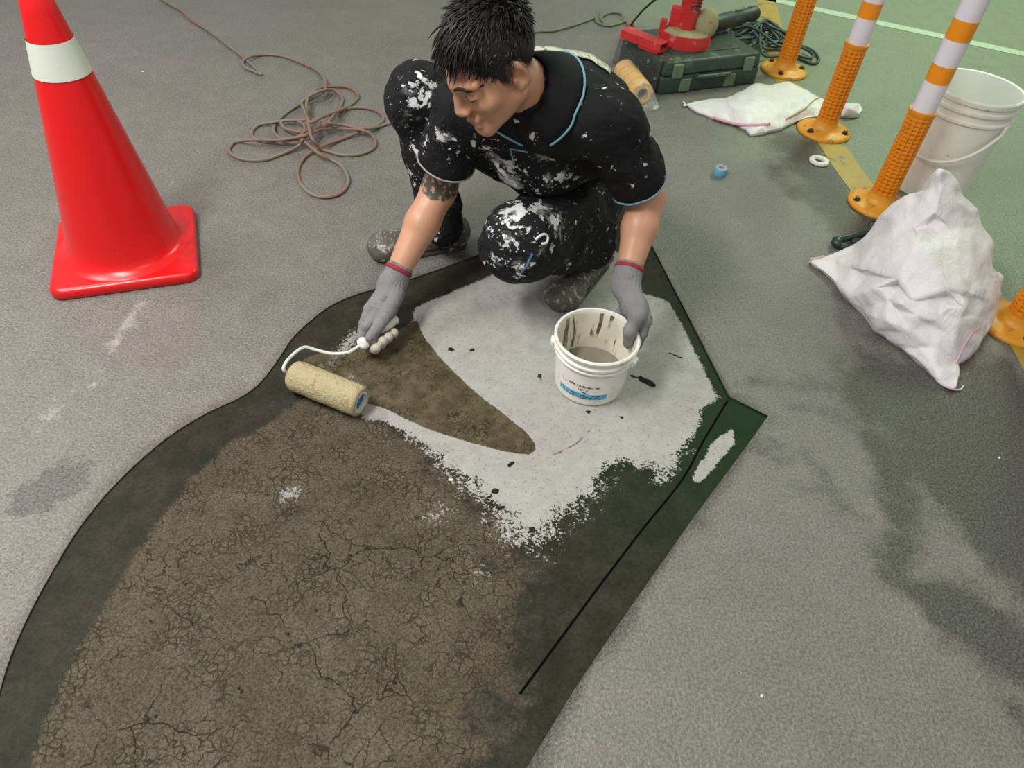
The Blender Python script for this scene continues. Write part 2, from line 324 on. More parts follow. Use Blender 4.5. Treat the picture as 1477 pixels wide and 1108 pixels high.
# ------------------------------------------------------------------ painted lines on the floor
def ribbon(pts, w, z=.0012, n=10):
    p = catmull(pts, n); T = np.gradient(p, axis=0); T /= np.linalg.norm(T, axis=1)[:, None]; N = np.column_stack([-T[:, 1], T[:, 0]])
    v = [(*q, z) for a, b in zip(p-N*w/2, p+N*w/2) for q in (a, b)]
    return v, [(2*i, 2*i+2, 2*i+3, 2*i+1) for i in range(len(p)-1)]
POSTS = [G(1130, 103), G(1187, 190), G(1266, 296), G(1462, 470)]
def paint_mat(name, a, b, under, thr):
    n = NT(name, .5); f = n.noise(9, 7, .68)
    c = n.mix(n.noise(24, 4), lin(*a), lin(*b)); c = n.mix(n.step(f, thr, thr+.07), c, lin(*under))
    n.bump(n.noise(150, 3), .4, .003); return n.out(c)
yl = [p[:2] for p in POSTS]; yl = [G(1100, -25)[:2]]+yl+[G(1560, 700)[:2], G(1640, 1050)[:2]]
mesh('yellow_line', *ribbon(yl, .105), paint_mat('yellow_paint', (176, 148, 62), (150, 122, 48), (112, 110, 84), .53), FLOOR)
mesh('white_line', *ribbon([G(700, -98)[:2], G(1000, -28)[:2], G(1130, 3)[:2], G(1300, 40)[:2], G(1477, 78)[:2], G(1700, 128)[:2]], .075), paint_mat('white_paint', (176, 190, 172), (160, 176, 156), (120, 140, 112), .66), FLOOR)

# ------------------------------------------------------------------ traffic cone
M_CONE = plain('red_plastic', (222, 20, 24), .28, .5, .06, 5, (190, 30, 28), .02)
M_BAND = plain('reflective_band', (214, 218, 206), .35, .5, .05, 14)
c4 = [G(80, 427, .01), G(285, 399, .01), G(274, 303, .01)]
ax = nrm(np.append((c4[1]-c4[0])[:2], 0)); ay = np.array([-ax[1], ax[0], 0])
bc = (c4[0]+c4[2])/2; bc[2] = 0; sz_ = .365
cone = empty('traffic_cone', bc, 'red traffic cone with one white reflective band and square base', 'traffic cone')
cone.rotation_euler.z = math.atan2(ax[1], ax[0])
def rsq(h_, r, ins, z):
    return [(sx*(h_-r)+(r-ins)*math.cos(a0_+t), sy*(h_-r)+(r-ins)*math.sin(a0_+t), z) for sx, sy, a0_ in ((1, 1, 0), (-1, 1, math.pi/2), (-1, -1, math.pi), (1, -1, 1.5*math.pi)) for t in np.linspace(0, math.pi/2, 7)]
rings_ = [rsq(sz_/2, .035, i_, z) for i_, z in ((.004, 0), (0, .004), (0, .02), (.003, .026), (.008, .029), (.014, .03))]; m_ = len(rings_[0])
vf = ([q for r in rings_ for q in r], [(k*m_+i, k*m_+(i+1) % m_, (k+1)*m_+(i+1) % m_, (k+1)*m_+i) for k in range(5) for i in range(m_)]+[tuple(range(5*m_, 6*m_))])
sharp(mesh('base', *vf, M_CONE, cone), 50)
CH = .70; r0, r1 = .142, .028
rz = lambda z: r0+(r1-r0)*(z-.045)/(CH-.045)
zb0, zb1 = zat(bc, 103), zat(bc, 53)
prof = [(.172, .0285), (.165, .033), (.153, .037), (r0+.002, .047)]+[(rz(z), z) for z in np.linspace(.06, CH-.008, 14)]+[(r1-.006, CH), (r1-.014, CH-.004), (r1-.014, CH-.05)]
sharp(mesh('cone_body', *lathe(prof, 64), M_CONE, cone), 60)
sharp(mesh('reflective_band', *lathe([(rz(z)+.0016, z) for z in np.linspace(zb0, zb1, 6)], 64), M_BAND, cone), 60)

# ------------------------------------------------------------------ delineator posts
M_YEL = plain('post_orange', (226, 138, 22), .42, .5, .1, 16, (170, 110, 40), .04)
M_YEL2 = plain('post_base_yellow', (214, 146, 34), .45, .5, .14, 20, (150, 112, 60), .06)
M_WHT = plain('post_white_film', (226, 222, 230), .35, .5, .04, 12)
M_ORG = plain('post_orange_film', (238, 146, 24), .35, .5, .05, 12)
M_BOLT = plain('bolt_metal', (96, 84, 58), .4, .6, .3, 60, Metallic=.8)
def slotted(R, z0, z1, rows, cols):
    V = []; Fc = []
    dz = (z1-z0)/rows
    zs = []
    for r in range(rows): zs += [z0+dz*r, z0+dz*(r+.28), z0+dz*(r+.40), z0+dz*(r+.78), z0+dz*(r+.9)]
    zs.append(z1); na = cols*4
    for iz, z in enumerate(zs):
        for ia in range(na):
            k = ia % 4; a = 2*math.pi*(ia//4+(0, .16, .24, .92)[k])/cols
            deep = iz % 5 in (2, 3) and k in (2, 3) and 5 <= iz < len(zs)-5
            if k == 3: a = 2*math.pi*(ia//4+.86)/cols
            r = R-(.0055 if deep else 0)+(0.0012 if k in (0, 1) and 0 < iz < len(zs)-1 else 0)
            V.append((r*math.cos(a), r*math.sin(a), z))
    for iz in range(len(zs)-1):
        for ia in range(na): Fc.append((iz*na+ia, iz*na+(ia+1) % na, (iz+1)*na+(ia+1) % na, (iz+1)*na+ia))
    return V, Fc
slot_vf = None
def post(b, sleeve_top, bands, label, ztop=.75):
    t = empty('delineator_post', (b[0], b[1], 0), label, 'bollard', 'orange delineator posts along the yellow line')
    sharp(mesh('base_plate', *lathe([(.0, .001), (.1025, .001), (.104, .006), (.1, .013), (.085, .016), (.062, .019), (.05, .024), (.043, .036), (.0395, .05), (0.02, .05)], 56), M_YEL2, t), 50)
    R = .0385
    s = mesh('sleeve', *slotted(R, .045, sleeve_top-.012, 21, 14), M_YEL, t); sharp(s, 40)
    sharp(mesh('collar', *lathe([(.03, sleeve_top-.016), (R+.001, sleeve_top-.016), (R+.0035, sleeve_top-.012), (R+.0035, sleeve_top), (R-.002, sleeve_top+.001), (.03, sleeve_top+.001)], 40), M_YEL, t), 40)
    z = sleeve_top+.0005; white = True
    for zt in bands+[None]:
        ze = zt or ztop
        mesh('white_band' if white else 'orange_band', *lathe([(R-.003, z), (R-.003, ze)], 40), M_WHT if white else M_ORG, t, True); z = ze; white = not white
    sharp(mesh('cap', *lathe([(R-.003, z), (R-.004, z+.008), (R-.012, z+.016), (0.001, z+.018)], 40), M_YEL, t), 50)
    for k in range(3):
        a = .9+k*2.094+b[1]
        bx_, by_ = .079*math.cos(a), .079*math.sin(a)
        mesh('bolt', *join(lathe([(.001, .016), (.013, .016), (.013, .019), (.001, .019)], 20, (bx_, by_, 0)), lathe([(.009, .019), (.009, .026), (.007, .028), (.0005, .028)], 6, (bx_, by_, 0))), M_BOLT, t)
    return t
b2, b3 = POSTS[1], POSTS[2]
st_ = zat(b3, 158); print('sleeve', st_, zat(b2, 58))
bd3 = [zat(b3, y) for y in (117, 92, 56, 27)]; bd3 = bd3+[bd3[-1]+.085, bd3[-1]+.145]
print(bd3)
post(POSTS[0], st_, bd3, 'orange delineator post beside the coiled black cable')
post(POSTS[1], st_, bd3, 'orange delineator post standing over the flat empty sack')
post(POSTS[2], st_, bd3, 'orange delineator post in front of the tall white pail')
post(POSTS[3], st_, bd3, 'orange delineator post beside the stuffed white sack')

# ------------------------------------------------------------------ buckets
def pail_mat(name, smear, amt):
    n = NT(name, .42); f = n.noise(16, 7, .68)
    c = n.mix(n.noise(8, 4), lin(226, 224, 214), lin(240, 238, 232))
    c = n.mix(n.math('MULTIPLY', n.step(f, .60-amt, .68-amt), .55), c, lin(*smear))
    c = n.mix(n.step(n.noise(55, 3), .70, .74), c, lin(90, 84, 74)); n.bump(n.noise(40, 4), .2, .003)
    return n.out(c)
M_PAIL = pail_mat('small_bucket_plastic', (206, 196, 172), .07); M_PAIL2 = pail_mat('tall_pail_plastic', (240, 240, 236), .0)
n = NT('bucket_inside', .4)
streak = n.noise(60, 4, .6, n.scale((1, 1, .07)))
c = n.mix(n.step(streak, .52, .60), lin(226, 222, 204), lin(92, 86, 70)); c = n.mix(n.step(n.noise(14, 4), .5, .6), c, lin(216, 210, 192))
M_IN = n.out(c)
n = NT('bucket_inside_clean', .45); c = n.mix(n.step(n.noise(30, 5, .6, n.scale((1, 1, .12))), .66, .70), lin(228, 232, 224), lin(120, 124, 108)); M_IN2 = n.out(c)
M_LIQ = plain('grey_primer', (128, 122, 106), .18, .6, .1, 12)
M_INK = plain('label_black', (28, 28, 30), .5); M_BLUE = plain('label_blue', (96, 172, 205), .45, .5, .12, 40, (200, 220, 225), .03)
M_BLUED = plain('label_dark_blue', (42, 84, 120), .5); M_LBL = plain('label_paper', (238, 236, 232), .5, .5, .04, 30)
hB = .158; tc = G(862, 483, hB+BED); RB = .1005; rb_ = .083
bk = empty('paint_bucket', (tc[0], tc[1], BED), 'small white paint bucket with printed label and drips, held by its rim', 'bucket')
ro = lambda z: rb_+(RB-.004-rb_)*z/hB
prof = [(.002, .0), (rb_-.004, .0), (rb_, .004)]+[(ro(z), z) for z in np.linspace(.01, .112, 8)]+[(ro(.113)+.0045, .114), (ro(.117)+.005, .118), (ro(.119), .121), (ro(.126), .127), (ro(.128)+.005, .128), (ro(.132)+.005, .133), (ro(.135), .136), (ro(.142), .146), (RB, .149), (RB+.001, .155), (RB-.002, hB), (RB-.006, hB-.001), (RB-.008, .150)]
sharp(mesh('bucket_wall', *lathe(prof, 72), M_PAIL, bk), 40)
sharp(mesh('bucket_inside', *lathe([(RB-.008, .150)]+[(ro(z)-.004, z) for z in np.linspace(.146, .006, 12)]+[(.001, .005)], 72), M_IN, bk), 50)
mesh('primer_liquid', *lathe([(ro(.045)-.0045, .045), (.04, .0455), (.0005, .0455)], 48), M_LIQ, bk, True)
cv = np.array([-CP[0]+0-tc[0], 0-tc[1]]); A0 = math.atan2(cv[1], cv[0])      # side the label sits on
A0 -= .10
def patch_on(z0, z1, a0, a1, off, mat, name, par, n=24, rad=ro, curve=0.):
    v = []; f = []
    for i in range(n+1):
        a = a0+(a1-a0)*i/n
        for k in range(3):
            z = z0+(z1-z0)*k/2; r = rad(z)+off; v.append((r*math.cos(a), r*math.sin(a), z))
    for i in range(n):
        for k in range(2): f.append((i*3+k, i*3+3+k, i*3+4+k, i*3+1+k))
    return mesh(name, v, f, mat, par, True)
lab = patch_on(.022, .106, A0-.78, A0+.78, .0006, M_LBL, 'label_sheet', bk)
patch_on(.026, .044, A0-.74, A0+.70, .0011, M_BLUE, 'blue_stripe', lab)
def text_on(s, size, zc, ac, off, mat, name, par, bold=0.):
    cu = bpy.data.curves.new('t', 'FONT'); cu.body = s; cu.size = size; cu.align_x = 'CENTER'; cu.offset = bold
    to = bpy.data.objects.new('t', cu); COL.objects.link(to); dg = bpy.context.evaluated_depsgraph_get(); dg.update()
    me = bpy.data.meshes.new_from_object(to.evaluated_get(dg)); bpy.data.objects.remove(to); bpy.data.curves.remove(cu)
    v = np.array([q.co[:] for q in me.vertices]); f = [list(q.vertices) for q in me.polygons]
    r = ro(zc)+off; a = ac+v[:, 0]/r
    rr = np.array([ro(zc+y) for y in v[:, 1]])+off
    vv_ = np.column_stack([rr*np.cos(a), rr*np.sin(a), zc+v[:, 1]])
    return mesh(name, vv_, f, mat, par)
text_on('KPK / Adhesive W:', .0098, .066, A0+.02, .0014, M_INK, 'label_text', lab, .0003)
def marks(zc, hgt, a0_, a1_, cnt, off, mat):        # rows of print too small to read
    ed = np.sort(RNG.uniform(a0_, a1_, cnt*2))
    for k in range(cnt): patch_on(zc-hgt/2, zc+hgt/2, ed[2*k], ed[2*k+1], off, mat, 'label_print', lab, 3)
marks(.0575, .006, A0-.14, A0+.16, 5, .0014, M_INK); marks(.0490, .003, A0-.06, A0+.2, 4, .0014, M_INK)
marks(.0395, .0022, A0-.68, A0+.62, 11, .0017, M_BLUED); marks(.0345, .0022, A0-.68, A0+.62, 12, .0017, M_BLUED); marks(.0298, .0022, A0-.5, A0+.62, 9, .0017, M_BLUED)
M_SEAL = plain('label_red', (206, 128, 100), .5); marks(.074, .003, A0-.66, A0-.45, 2, .0014, M_SEAL); marks(.066, .003, A0-.66, A0-.45, 2, .0014, M_SEAL)
# wire ears of the bucket
for sgn in (-1, 1):
    a = A0+sgn*1.35; r = ro(.122)+.006
    mesh('handle_ear', *xf(rbox(.014, .026, .016, .004, 2), frame((math.cos(a), math.sin(a), 0), (-math.sin(a), math.cos(a), 0), (0, 0, 1), (r*math.cos(a), r*math.sin(a), .124))), M_PAIL, bk)

hP = .365; pc = G(1412, 124, hP); RP = .146
pl = empty('tall_pail', (pc[0], pc[1], 0), 'tall white plastic pail with wire handle behind an orange post', 'bucket')
rp = lambda z: .124+(RP-.008-.124)*z/hP
prof = [(.002, .0), (.118, .0), (.124, .006)]+[(rp(z), z) for z in np.linspace(.02, .28, 10)]+[(rp(.285)+.008, .287), (rp(.293)+.008, .294), (rp(.296), .297), (rp(.318), .318), (rp(.32)+.008, .32), (rp(.328)+.008, .328), (rp(.331), .331), (rp(.345), .346), (RP, .348), (RP+.001, .36), (RP-.003, hP), (RP-.009, hP-.002)]
sharp(mesh('pail_wall', *lathe(prof, 80), M_PAIL2, pl), 40)
sharp(mesh('pail_inside', *lathe([(RP-.009, hP-.002)]+[(rp(z)-.005, z) for z in np.linspace(.34, .01, 12)]+[(.001, .008)], 72), M_IN2, pl), 50)
fr = nrm(np.append(-pc[:2], 0)); sd_ = np.array([-fr[1], fr[0], 0])
q = -.35; fr, sd_ = math.cos(q)*fr+math.sin(q)*sd_, -math.sin(q)*fr+math.cos(q)*sd_
hp = [sd_*(rp(.28)+.012)*math.cos(a)+fr*((rp(.2)+.03)*math.sin(a)**.7 if math.sin(a) > 0 else 0)*1.0+np.array([0, 0, .272-.118*max(0, math.sin(a))]) for a in np.linspace(0, math.pi, 25)]
mesh('bail_handle', *tube(hp, .0055, 10), plain('handle_plastic', (226, 226, 222), .4), pl, True)
for s_ in (-1, 1):
    mesh('handle_ear', *xf(rbox(.016, .03, .03, .006, 2), frame(sd_, -fr, (0, 0, 1), s_*sd_*(rp(.28)+.006)+np.array([0, 0, .275]))), M_PAIL2, pl)

# ------------------------------------------------------------------ ropes and cables
def rope(pix, r, name, mat, zz=None, n=9, bumpy=0.):
    pts = []
    for i, q in enumerate(pix):
        z = (q[2] if len(q) > 2 else 0)
        g = G(q[0], q[1], r+z); pts.append(g)
    p = catmull(pts, n); p[:, 2] = np.maximum(p[:, 2], r*.98)
    if bumpy: p[:, :2] += RNG.normal(0, bumpy, (len(p), 2))
    return mesh(name, *tube(p, r, 8), mat, None, True)
n = NT('cord_rubber', .6); M_CORD = n.out(n.mix(n.step(n.noise(6, 4), .42, .58), lin(128, 98, 86), lin(122, 114, 100)))
zr = lambda L: [(220+a/3.692, b/3.692, *(c,)) if c else (220+a/3.692, b/3.692) for a, b, c in [(q+(0,))[:3] for q in L]]
k = .011
cordpts = zr([(-10, -60), (55, 0), (150, 55), (210, 110), (300, 165), (400, 240), (480, 305), (540, 355), (580, 395), (540, 380), (495, 360), (480, 330), (510, 305, k), (580, 292), (690, 298), (790, 335), (880, 380), (918, 425, k), (915, 480, 2*k), (860, 520, k), (760, 570), (690, 620), (650, 670), (650, 710, k), (700, 745, k), (770, 735, 2*k), (830, 690, 3*k), (930, 670, 2*k), (930, 640, k), (970, 600, k), (1060, 575), (1160, 580), (1225, 615), (1215, 655), (1130, 690, k), (1010, 740), (900, 780, k), (820, 830), (775, 900), (785, 970), (840, 1030), (920, 1050), (1000, 1030), (1042, 970), (1020, 900), (960, 855), (880, 815, 2*k), (800, 750, 2*k), (720, 740, 2*k), (600, 755), (540, 735), (530, 700), (570, 665), (650, 650, k), (740, 640, k), (800, 660, 2*k), (810, 700, 2*k), (760, 700, 2*k), (700, 680, k), (690, 645, k), (780, 640, 2*k), (870, 640, 3*k), (895, 665, 3*k), (840, 700, 3*k), (800, 740, 3*k), (780, 775, k), (690, 820), (600, 850), (490, 850), (420, 820), (410, 785), (450, 755), (540, 745, 2*k), (680, 745, 2*k), (820, 720, 4*k), (900, 690, 2*k), (1020, 685, k), (1120, 695, 2*k), (1180, 735), (1180, 785), (1110, 820), (1010, 825), (910, 800), (850, 740, 4*k), (830, 660, 5*k), (820, 600, 3*k), (825, 530, 2*k), (870, 480, 3*k), (940, 462, k), (1040, 465), (1095, 510), (1060, 555), (990, 590, 2*k), (900, 625, 5*k), (840, 650, 5*k), (810, 590, 4*k), (800, 540, k), (880, 490, 4*k), (960, 480, k), (1010, 520), (1000, 570), (960, 620, 3*k), (940, 655, 4*k), (1010, 665, 2*k), (1130, 685, 2*k), (1220, 670), (1290, 650), (1360, 625)])
tag(rope(cordpts, .0058, 'air_hose', M_CORD), 'dusty pinkish brown hose looped in a tangle on the floor', 'hose')
n = NT('grey_cord', .7); M_GC = n.out(n.mix(n.noise(12, 4), lin(96, 104, 88), lin(128, 132, 112)))
tag(rope([(700, 66), (768, 47), (800, 44), (835, 34), (858, 25), (864, 16), (860, 30), (875, 37), (890, 34), (898, 22), (884, 18), (868, 24), (872, 34), (886, 36), (901, 31), (906, 34), (909, 37, .001)], .006, 'extension_cord', M_GC), 'thin grey cord with a knot leading to the red tool', 'cord')
n = NT('black_cable', .5); M_BC = n.out(n.mix(n.noise(9, 4), lin(40, 52, 48), lin(74, 88, 82)))
cp = []
cpts = GP([(1085, 58)])[0]
for i in range(78):
    a = i*.74; r = .075+.055*math.sin(i*1.93)+.02*math.sin(i*.37)
    x = cpts[0]+1.5*r*math.cos(a)+.02*math.sin(i*.9); y = cpts[1]+r*1.15*math.sin(a)+.03*math.cos(i*1.3)
    cp.append((x, y, .0065+.055*abs(math.sin(i*.71))*max(0, 1-((r-.02)/.13))+.03*abs(math.sin(i*.3))))
for px, py, z in [(1100, 78, .02), (1140, 80, .004), (1172, 92, 0), (1181, 84, 0), (1165, 69, 0), (1130, 60, .02), (1100, 68, .03), (1130, 74, .01), (1165, 84, .01), (1172, 78, .012), (1150, 66, .015), (1110, 58, .03)]:
    cp.append(tuple(G(px, py, .0065+z)))
cp = catmull(cp, 7); cp[:, 2] = np.maximum(cp[:, 2], .0065)
tag(mesh('cable_coil', *tube(cp, .0062, 7), M_BC, None, True), 'dark tangled power cable heaped beside the tool case', 'cable')

# ------------------------------------------------------------------ tool case
M_CASE = plain('case_green', (50, 66, 56), .5, .4, .2, 7, (92, 112, 92), .05, .2)
M_LATCH = plain('case_latch', (98, 118, 94), .55, .4, .15, 20)
fl, fr_ = G(950, 138), G(1089, 121)
cx_ = nrm(fr_-fl); cy_ = np.array([-cx_[1], cx_[0], 0]); LW = np.linalg.norm(fr_-fl); HC = zat(fl, 92); print('case', LW, HC)
HC = min(HC, .16); DC = .36
co = (fl+fr_)/2+cy_*DC/2
case = empty('tool_case', co, 'dark green plastic tool case lying flat on the floor', 'tool case'); case.rotation_euler.z = math.atan2(cx_[1], cx_[0])
sharp(mesh('case_base', *rbox(LW, DC, HC*.56, .012, 3, (0, 0, HC*.28)), M_CASE, case), 40)
lid = sharp(mesh('case_lid', *rbox(LW, DC, HC*.43, .014, 3, (0, 0, HC*.785), .96), M_CASE, case), 40)
mesh('lid_panel', *rbox(LW*.7, DC*.62, .008, .003, 2, (0, 0, HC+.001), .97), M_CASE, lid)
for x in (-.36, .36):
    mesh('latch', *rbox(.045, .014, HC*.42, .004, 2, (x*LW, -DC/2-.002, HC*.72)), M_LATCH, case)
for x in (-.26, .2):
    mesh('rib', *rbox(.05, .012, HC*.4, .004, 2, (x*LW, -DC/2-.001, HC*.25)), M_LATCH, case)
mesh('carry_handle', *tube([(-.08, -DC/2, HC*.5), (-.08, -DC/2-.014, HC*.5), (.08, -DC/2-.014, HC*.5), (.08, -DC/2, HC*.5)], .009, 8), M_CASE, case, False)
CF = frame(cx_, cy_, (0, 0, 1), co)
def loc(px, py, z): g = G(px, py, z); return np.linalg.inv(CF)@np.append(g, 1)

# ------------------------------------------------------------------ red power tool standing on the case
M_RED = plain('tool_red', (196, 44, 46), .42, .5, .14, 14, (176, 120, 104), .06)
M_DUST = plain('tool_dust', (150, 150, 112), .85, .3, .18, 22, (176, 92, 78), .04)
M_DARK = plain('tool_dark', (34, 44, 40), .5, .5, .25, 16, (96, 104, 92), .04)
zt = HC+.0045
tp = G(985, 62, zt)
vd = nrm(np.append(tp[:2], 0)); rt = np.array([vd[1], -vd[0], 0])       # away from / right of the viewer
tool = empty('power_tool', tp, 'dusty red power tool standing on the green tool case', 'power tool')
def TV(vf): return xf(vf, frame(rt, vd, (0, 0, 1), (0, 0, 0)))
# skirt: half round shoe
sh = []
for i in range(25):
    a = -math.pi*.62+math.pi*1.24*i/24-.9; sh.append((.105*math.cos(a)+.0, .085*math.sin(a)))
def slab(poly, z0, z1, inset=.0):
    m = len(poly); c0 = np.mean(poly, 0); v = [(x, y, z0) for x, y in poly]+[(c0[0]+(x-c0[0])*(1-inset), c0[1]+(y-c0[1])*(1-inset), z1) for x, y in poly]
    return v, [tuple(range(m))[::-1], tuple(range(m, 2*m))]+[(i, (i+1) % m, m+(i+1) % m, m+i) for i in range(m)]
sharp(mesh('shoe', *TV(slab([(.112*math.cos(a), .09*math.sin(a)) for a in np.linspace(0, 2*math.pi, 32, endpoint=False)], 0, .05, .04)), M_RED, tool), 40)
mesh('dust_shelf', *TV(slab([(.1*math.cos(a), .08*math.sin(a)) for a in np.linspace(0, 2*math.pi, 32, endpoint=False)], .05, .062, .25)), M_DUST, tool)
# channel bar along the front-left
def hollow(L, w, h, t):
    o_ = [(-w/2, 0), (w/2, 0), (w/2, h), (-w/2, h)]; i_ = [(-w/2+t, t), (w/2-t, t), (w/2-t, h-t), (-w/2+t, h-t)]
    v = [(-L/2, y, z) for y, z in o_+i_]+[(L/2, y, z) for y, z in o_+i_]; f = []
    for a in range(4):
        b = (a+1) % 4; f += [(a, b, 8+b, 8+a), (4+b, 4+a, 12+a, 12+b), (a, 4+a, 4+b, b), (8+a, 8+b, 12+b, 12+a)]
    return v, f
d0, d1 = G(908, 48, zt+.03), G(950, 68, zt+.02); dd = nrm(np.append((d1-d0)[:2], 0)); mid = (d0+d1)/2-tp; mid[2] = .012
mesh('channel_bar', *xf(hollow(.20, .06, .032, .005), frame(dd, np.cross((0, 0, 1), dd), (0, 0, 1), mid)), M_RED, tool)
mesh('foot_block', *xf(rbox(.1, .05, .02, .005, 2), frame(dd, np.cross((0, 0, 1), dd), (0, 0, 1), mid+dd*.04+np.array([0, 0, -.004]))), M_RED, tool)
mesh('bracket', *TV(xf(rbox(.06, .03, .09, .008, 2), frame((1, 0, 0), (0, 1, 0), (0, 0, 1), (-.045, -.0, .095)))), M_RED, tool)
mesh('bracket', *TV(xf(rbox(.028, .03, .06, .006, 2), frame((1, 0, 0), (0, 1, 0), (0, 0, 1), (-.095, -.02, .06)))), M_RED, tool)
# upright motor body with side vents
mb = TV(lathe([(.001, .05), (.036, .05), (.036, .12), (.04, .13), (.042, .2), (.052, .215), (.055, .30), (.05, .345), (.03, .36), (.001, .362)], 32))
mot = sharp(mesh('motor_body', *mb, M_RED, tool), 40)
for i in range(4):
    for j in range(3):
        mesh('vent', *TV(xf(rbox(.016, .006, .006, .002, 1), frame((1, 0, 0), (0, 1, 0), (0, 0, 1), (.006+j*.014, -.0385+.004*j, .145+i*.013)))), M_DARK, mot)
gv = [(0.055+.0*0, 0)]
def sphere(c, r, R=None, seg=24, rings=14):
    v = [(0, 0, 1)]; f = []
    for i in range(1, rings):
        t = math.pi*i/rings
        for j in range(seg): a = 2*math.pi*j/seg; v.append((math.sin(t)*math.cos(a), math.sin(t)*math.sin(a), math.cos(t)))
    v.append((0, 0, -1)); last = len(v)-1
    for j in range(seg):
        f.append((0, 1+j, 1+(j+1) % seg)); f.append((last, last-seg+(j+1) % seg, last-seg+j))
    for i in range(rings-2):
        for j in range(seg): a = 1+i*seg; f.append((a+j, a+seg+j, a+seg+(j+1) % seg, a+(j+1) % seg))
    v = np.array(v)*np.array(r)
    if R is not None: v = v@np.asarray(R).T
    return [tuple(q) for q in v+np.array(c)], f
mesh('blade_guard', *TV(sphere((.075, .01, .085), (.05, .035, .062))), M_DUST, tool, True)
mesh('grip', *TV(tube(catmull([(-.03, .0, .31), (-.08, .0, .33), (-.11, 0, .30), (-.115, 0, .25)], 6), .017, 10)), M_RED, tool, True)
q0, q3 = G(909, 37, .007)-tp, -rt*.040+np.array([0, 0, .175])
mesh('power_lead', *tube(catmull([q0, q0*.72+q3*.28+np.array([0, 0, .045]), q0*.36+q3*.64+np.array([0, 0, .055]), q3], 8), .005, 7), M_DARK, tool, True)
mesh('plug', *xf(rbox(.03, .02, .018, .004, 2), frame((.8, .6, 0), (-.6, .8, 0), (0, 0, 1), q0+np.array([0, 0, .003]))), plain('plug_orange', (178, 96, 74), .5), tool)

# grinder lying behind, on the case
g0, g1 = G(1026, 36, HC+.046), G(1088, 19, HC+.036)
gx_ = nrm(g1-g0); gl = np.linalg.norm(g1-g0); gy_ = nrm(np.cross((0, 0, 1), gx_)); gz_ = np.cross(gx_, gy_)
gr = empty('angle_grinder', (g0+g1)/2*np.array([1, 1, 0])+np.array([0, 0, .0]), 'dusty dark green grinder body lying across the case edge', 'power tool')
go = np.array(gr.location)
L = lambda vf: xf(vf, frame(gy_, gz_, gx_, g0-go))
gbody = sharp(mesh('grinder_body', *L(lathe([(.001, -.02), (.03, -.02), (.034, 0), (.034, gl*.45), (.03, gl*.5), (.029, gl*.86), (.033, gl*.9), (.032, gl), (.02, gl+.012), (.001, gl+.013)], 28)), M_DARK, gr), 40)
mesh('gear_head', *L(rbox(.075, .08, .07, .014, 3, (0, -.005, -.03))), M_DARK, gr)
mesh('switch', *L(rbox(.014, .012, .06, .004, 2, (.0, .033, gl*.6))), M_LATCH, gr)
for i in range(7): mesh('vent', *L(rbox(.006, .05, .003, .001, 1, (.03, 0, gl*(.70+.025*i)))), M_LATCH, gr)

# ------------------------------------------------------------------ tape rolls in a clear bag
M_TAPE = plain('tape_yellow', (222, 176, 84), .45, .5, .2, 40, (196, 130, 60), .05)
M_CORE = plain('tape_core', (168, 160, 140), .7)
a0, a1 = G(900, 101, .046), G(927, 136, .046); td = nrm(a1-a0); ty = np.cross((0, 0, 1), td)
def ring(R, r, w): return lathe([(r, 0), (R-.002, 0), (R, .002), (R, w-.002), (R-.002, w), (r, w), (r, 0)], 40)
nroll = 4; w_ = np.linalg.norm(a1-a0)/nroll
nm = ['tape roll at the open end of the clear bag', 'tape roll second from the open end of the clear bag', 'tape roll third from the open end of the clear bag', 'tape roll at the closed end of the clear bag']
for i in range(nroll):
    p_ = a1-td*w_*(i+1)
    t = empty('tape_roll', (p_[0], p_[1], 0), 'yellow '+nm[i], 'tape roll', 'yellow tape rolls in the clear bag')
    FM = frame(ty, (0, 0, 1), -td*-1, (0, 0, .046)); FM[:3, 1] = np.cross(td, ty)
    sharp(mesh('tape', *xf(ring(.044, .024, w_*.93), FM), M_TAPE, t), 40)
    sharp(mesh('core', *xf(ring(.0241, .021, w_*.95), FM), M_CORE, t), 40)
n = NT('clear_film', .12); n.bump(n.noise(45, 5, .7), .9, .008); cr = n.step(n.noise(38, 5, .7, n.warp(12, .08)), .5, .75)
M_FILM = n.out((.9, .92, .93, 1), None, Alpha=n.math('ADD', .10, n.math('MULTIPLY', cr, .42)))
def film(pts_fn, nu, nv_):
    v = [pts_fn(i/(nu-1), j/(nv_-1)) for i in range(nu) for j in range(nv_)]
    return v, [(i*nv_+j, (i+1)*nv_+j, (i+1)*nv_+j+1, i*nv_+j+1) for i in range(nu-1) for j in range(nv_-1)]
def bagp(u, w):
    s = -.05+u*(np.linalg.norm(a1-a0)+.10); a = 2*math.pi*w
    over = max(0, s-np.linalg.norm(a1-a0))/.05; under = max(0, -s)/.05
    r = .0475+.0015*math.sin(5*a+9*u)+.001*math.sin(11*a-7*u)
    fy, fz = 1+.25*over, 1-.8*over-.7*under
    q = a0+td*s+ty*r*fy*math.cos(a)+np.array([0, 0, max(-.0452, r*fz*math.sin(a)-.035*over-.03*under)])
    q[2] = max(q[2], .0008); return q
tag(mesh('clear_bag', *film(bagp, 26, 40), M_FILM, None, True), 'crinkled clear plastic bag around the yellow tape rolls', 'plastic bag')
n = NT('dark_film', .2); n.bump(n.noise(30, 5, .7), .9, .01)  # empty part of the clear bag; dark backdrop seen through it put into its colour
M_FILM2 = n.out(n.mix(n.step(n.noise(26, 5, .7), .6, .72), lin(74, 80, 76), lin(190, 196, 190)), None, Alpha=n.math('ADD', .5, n.math('MULTIPLY', n.noise(20, 4), .3)))
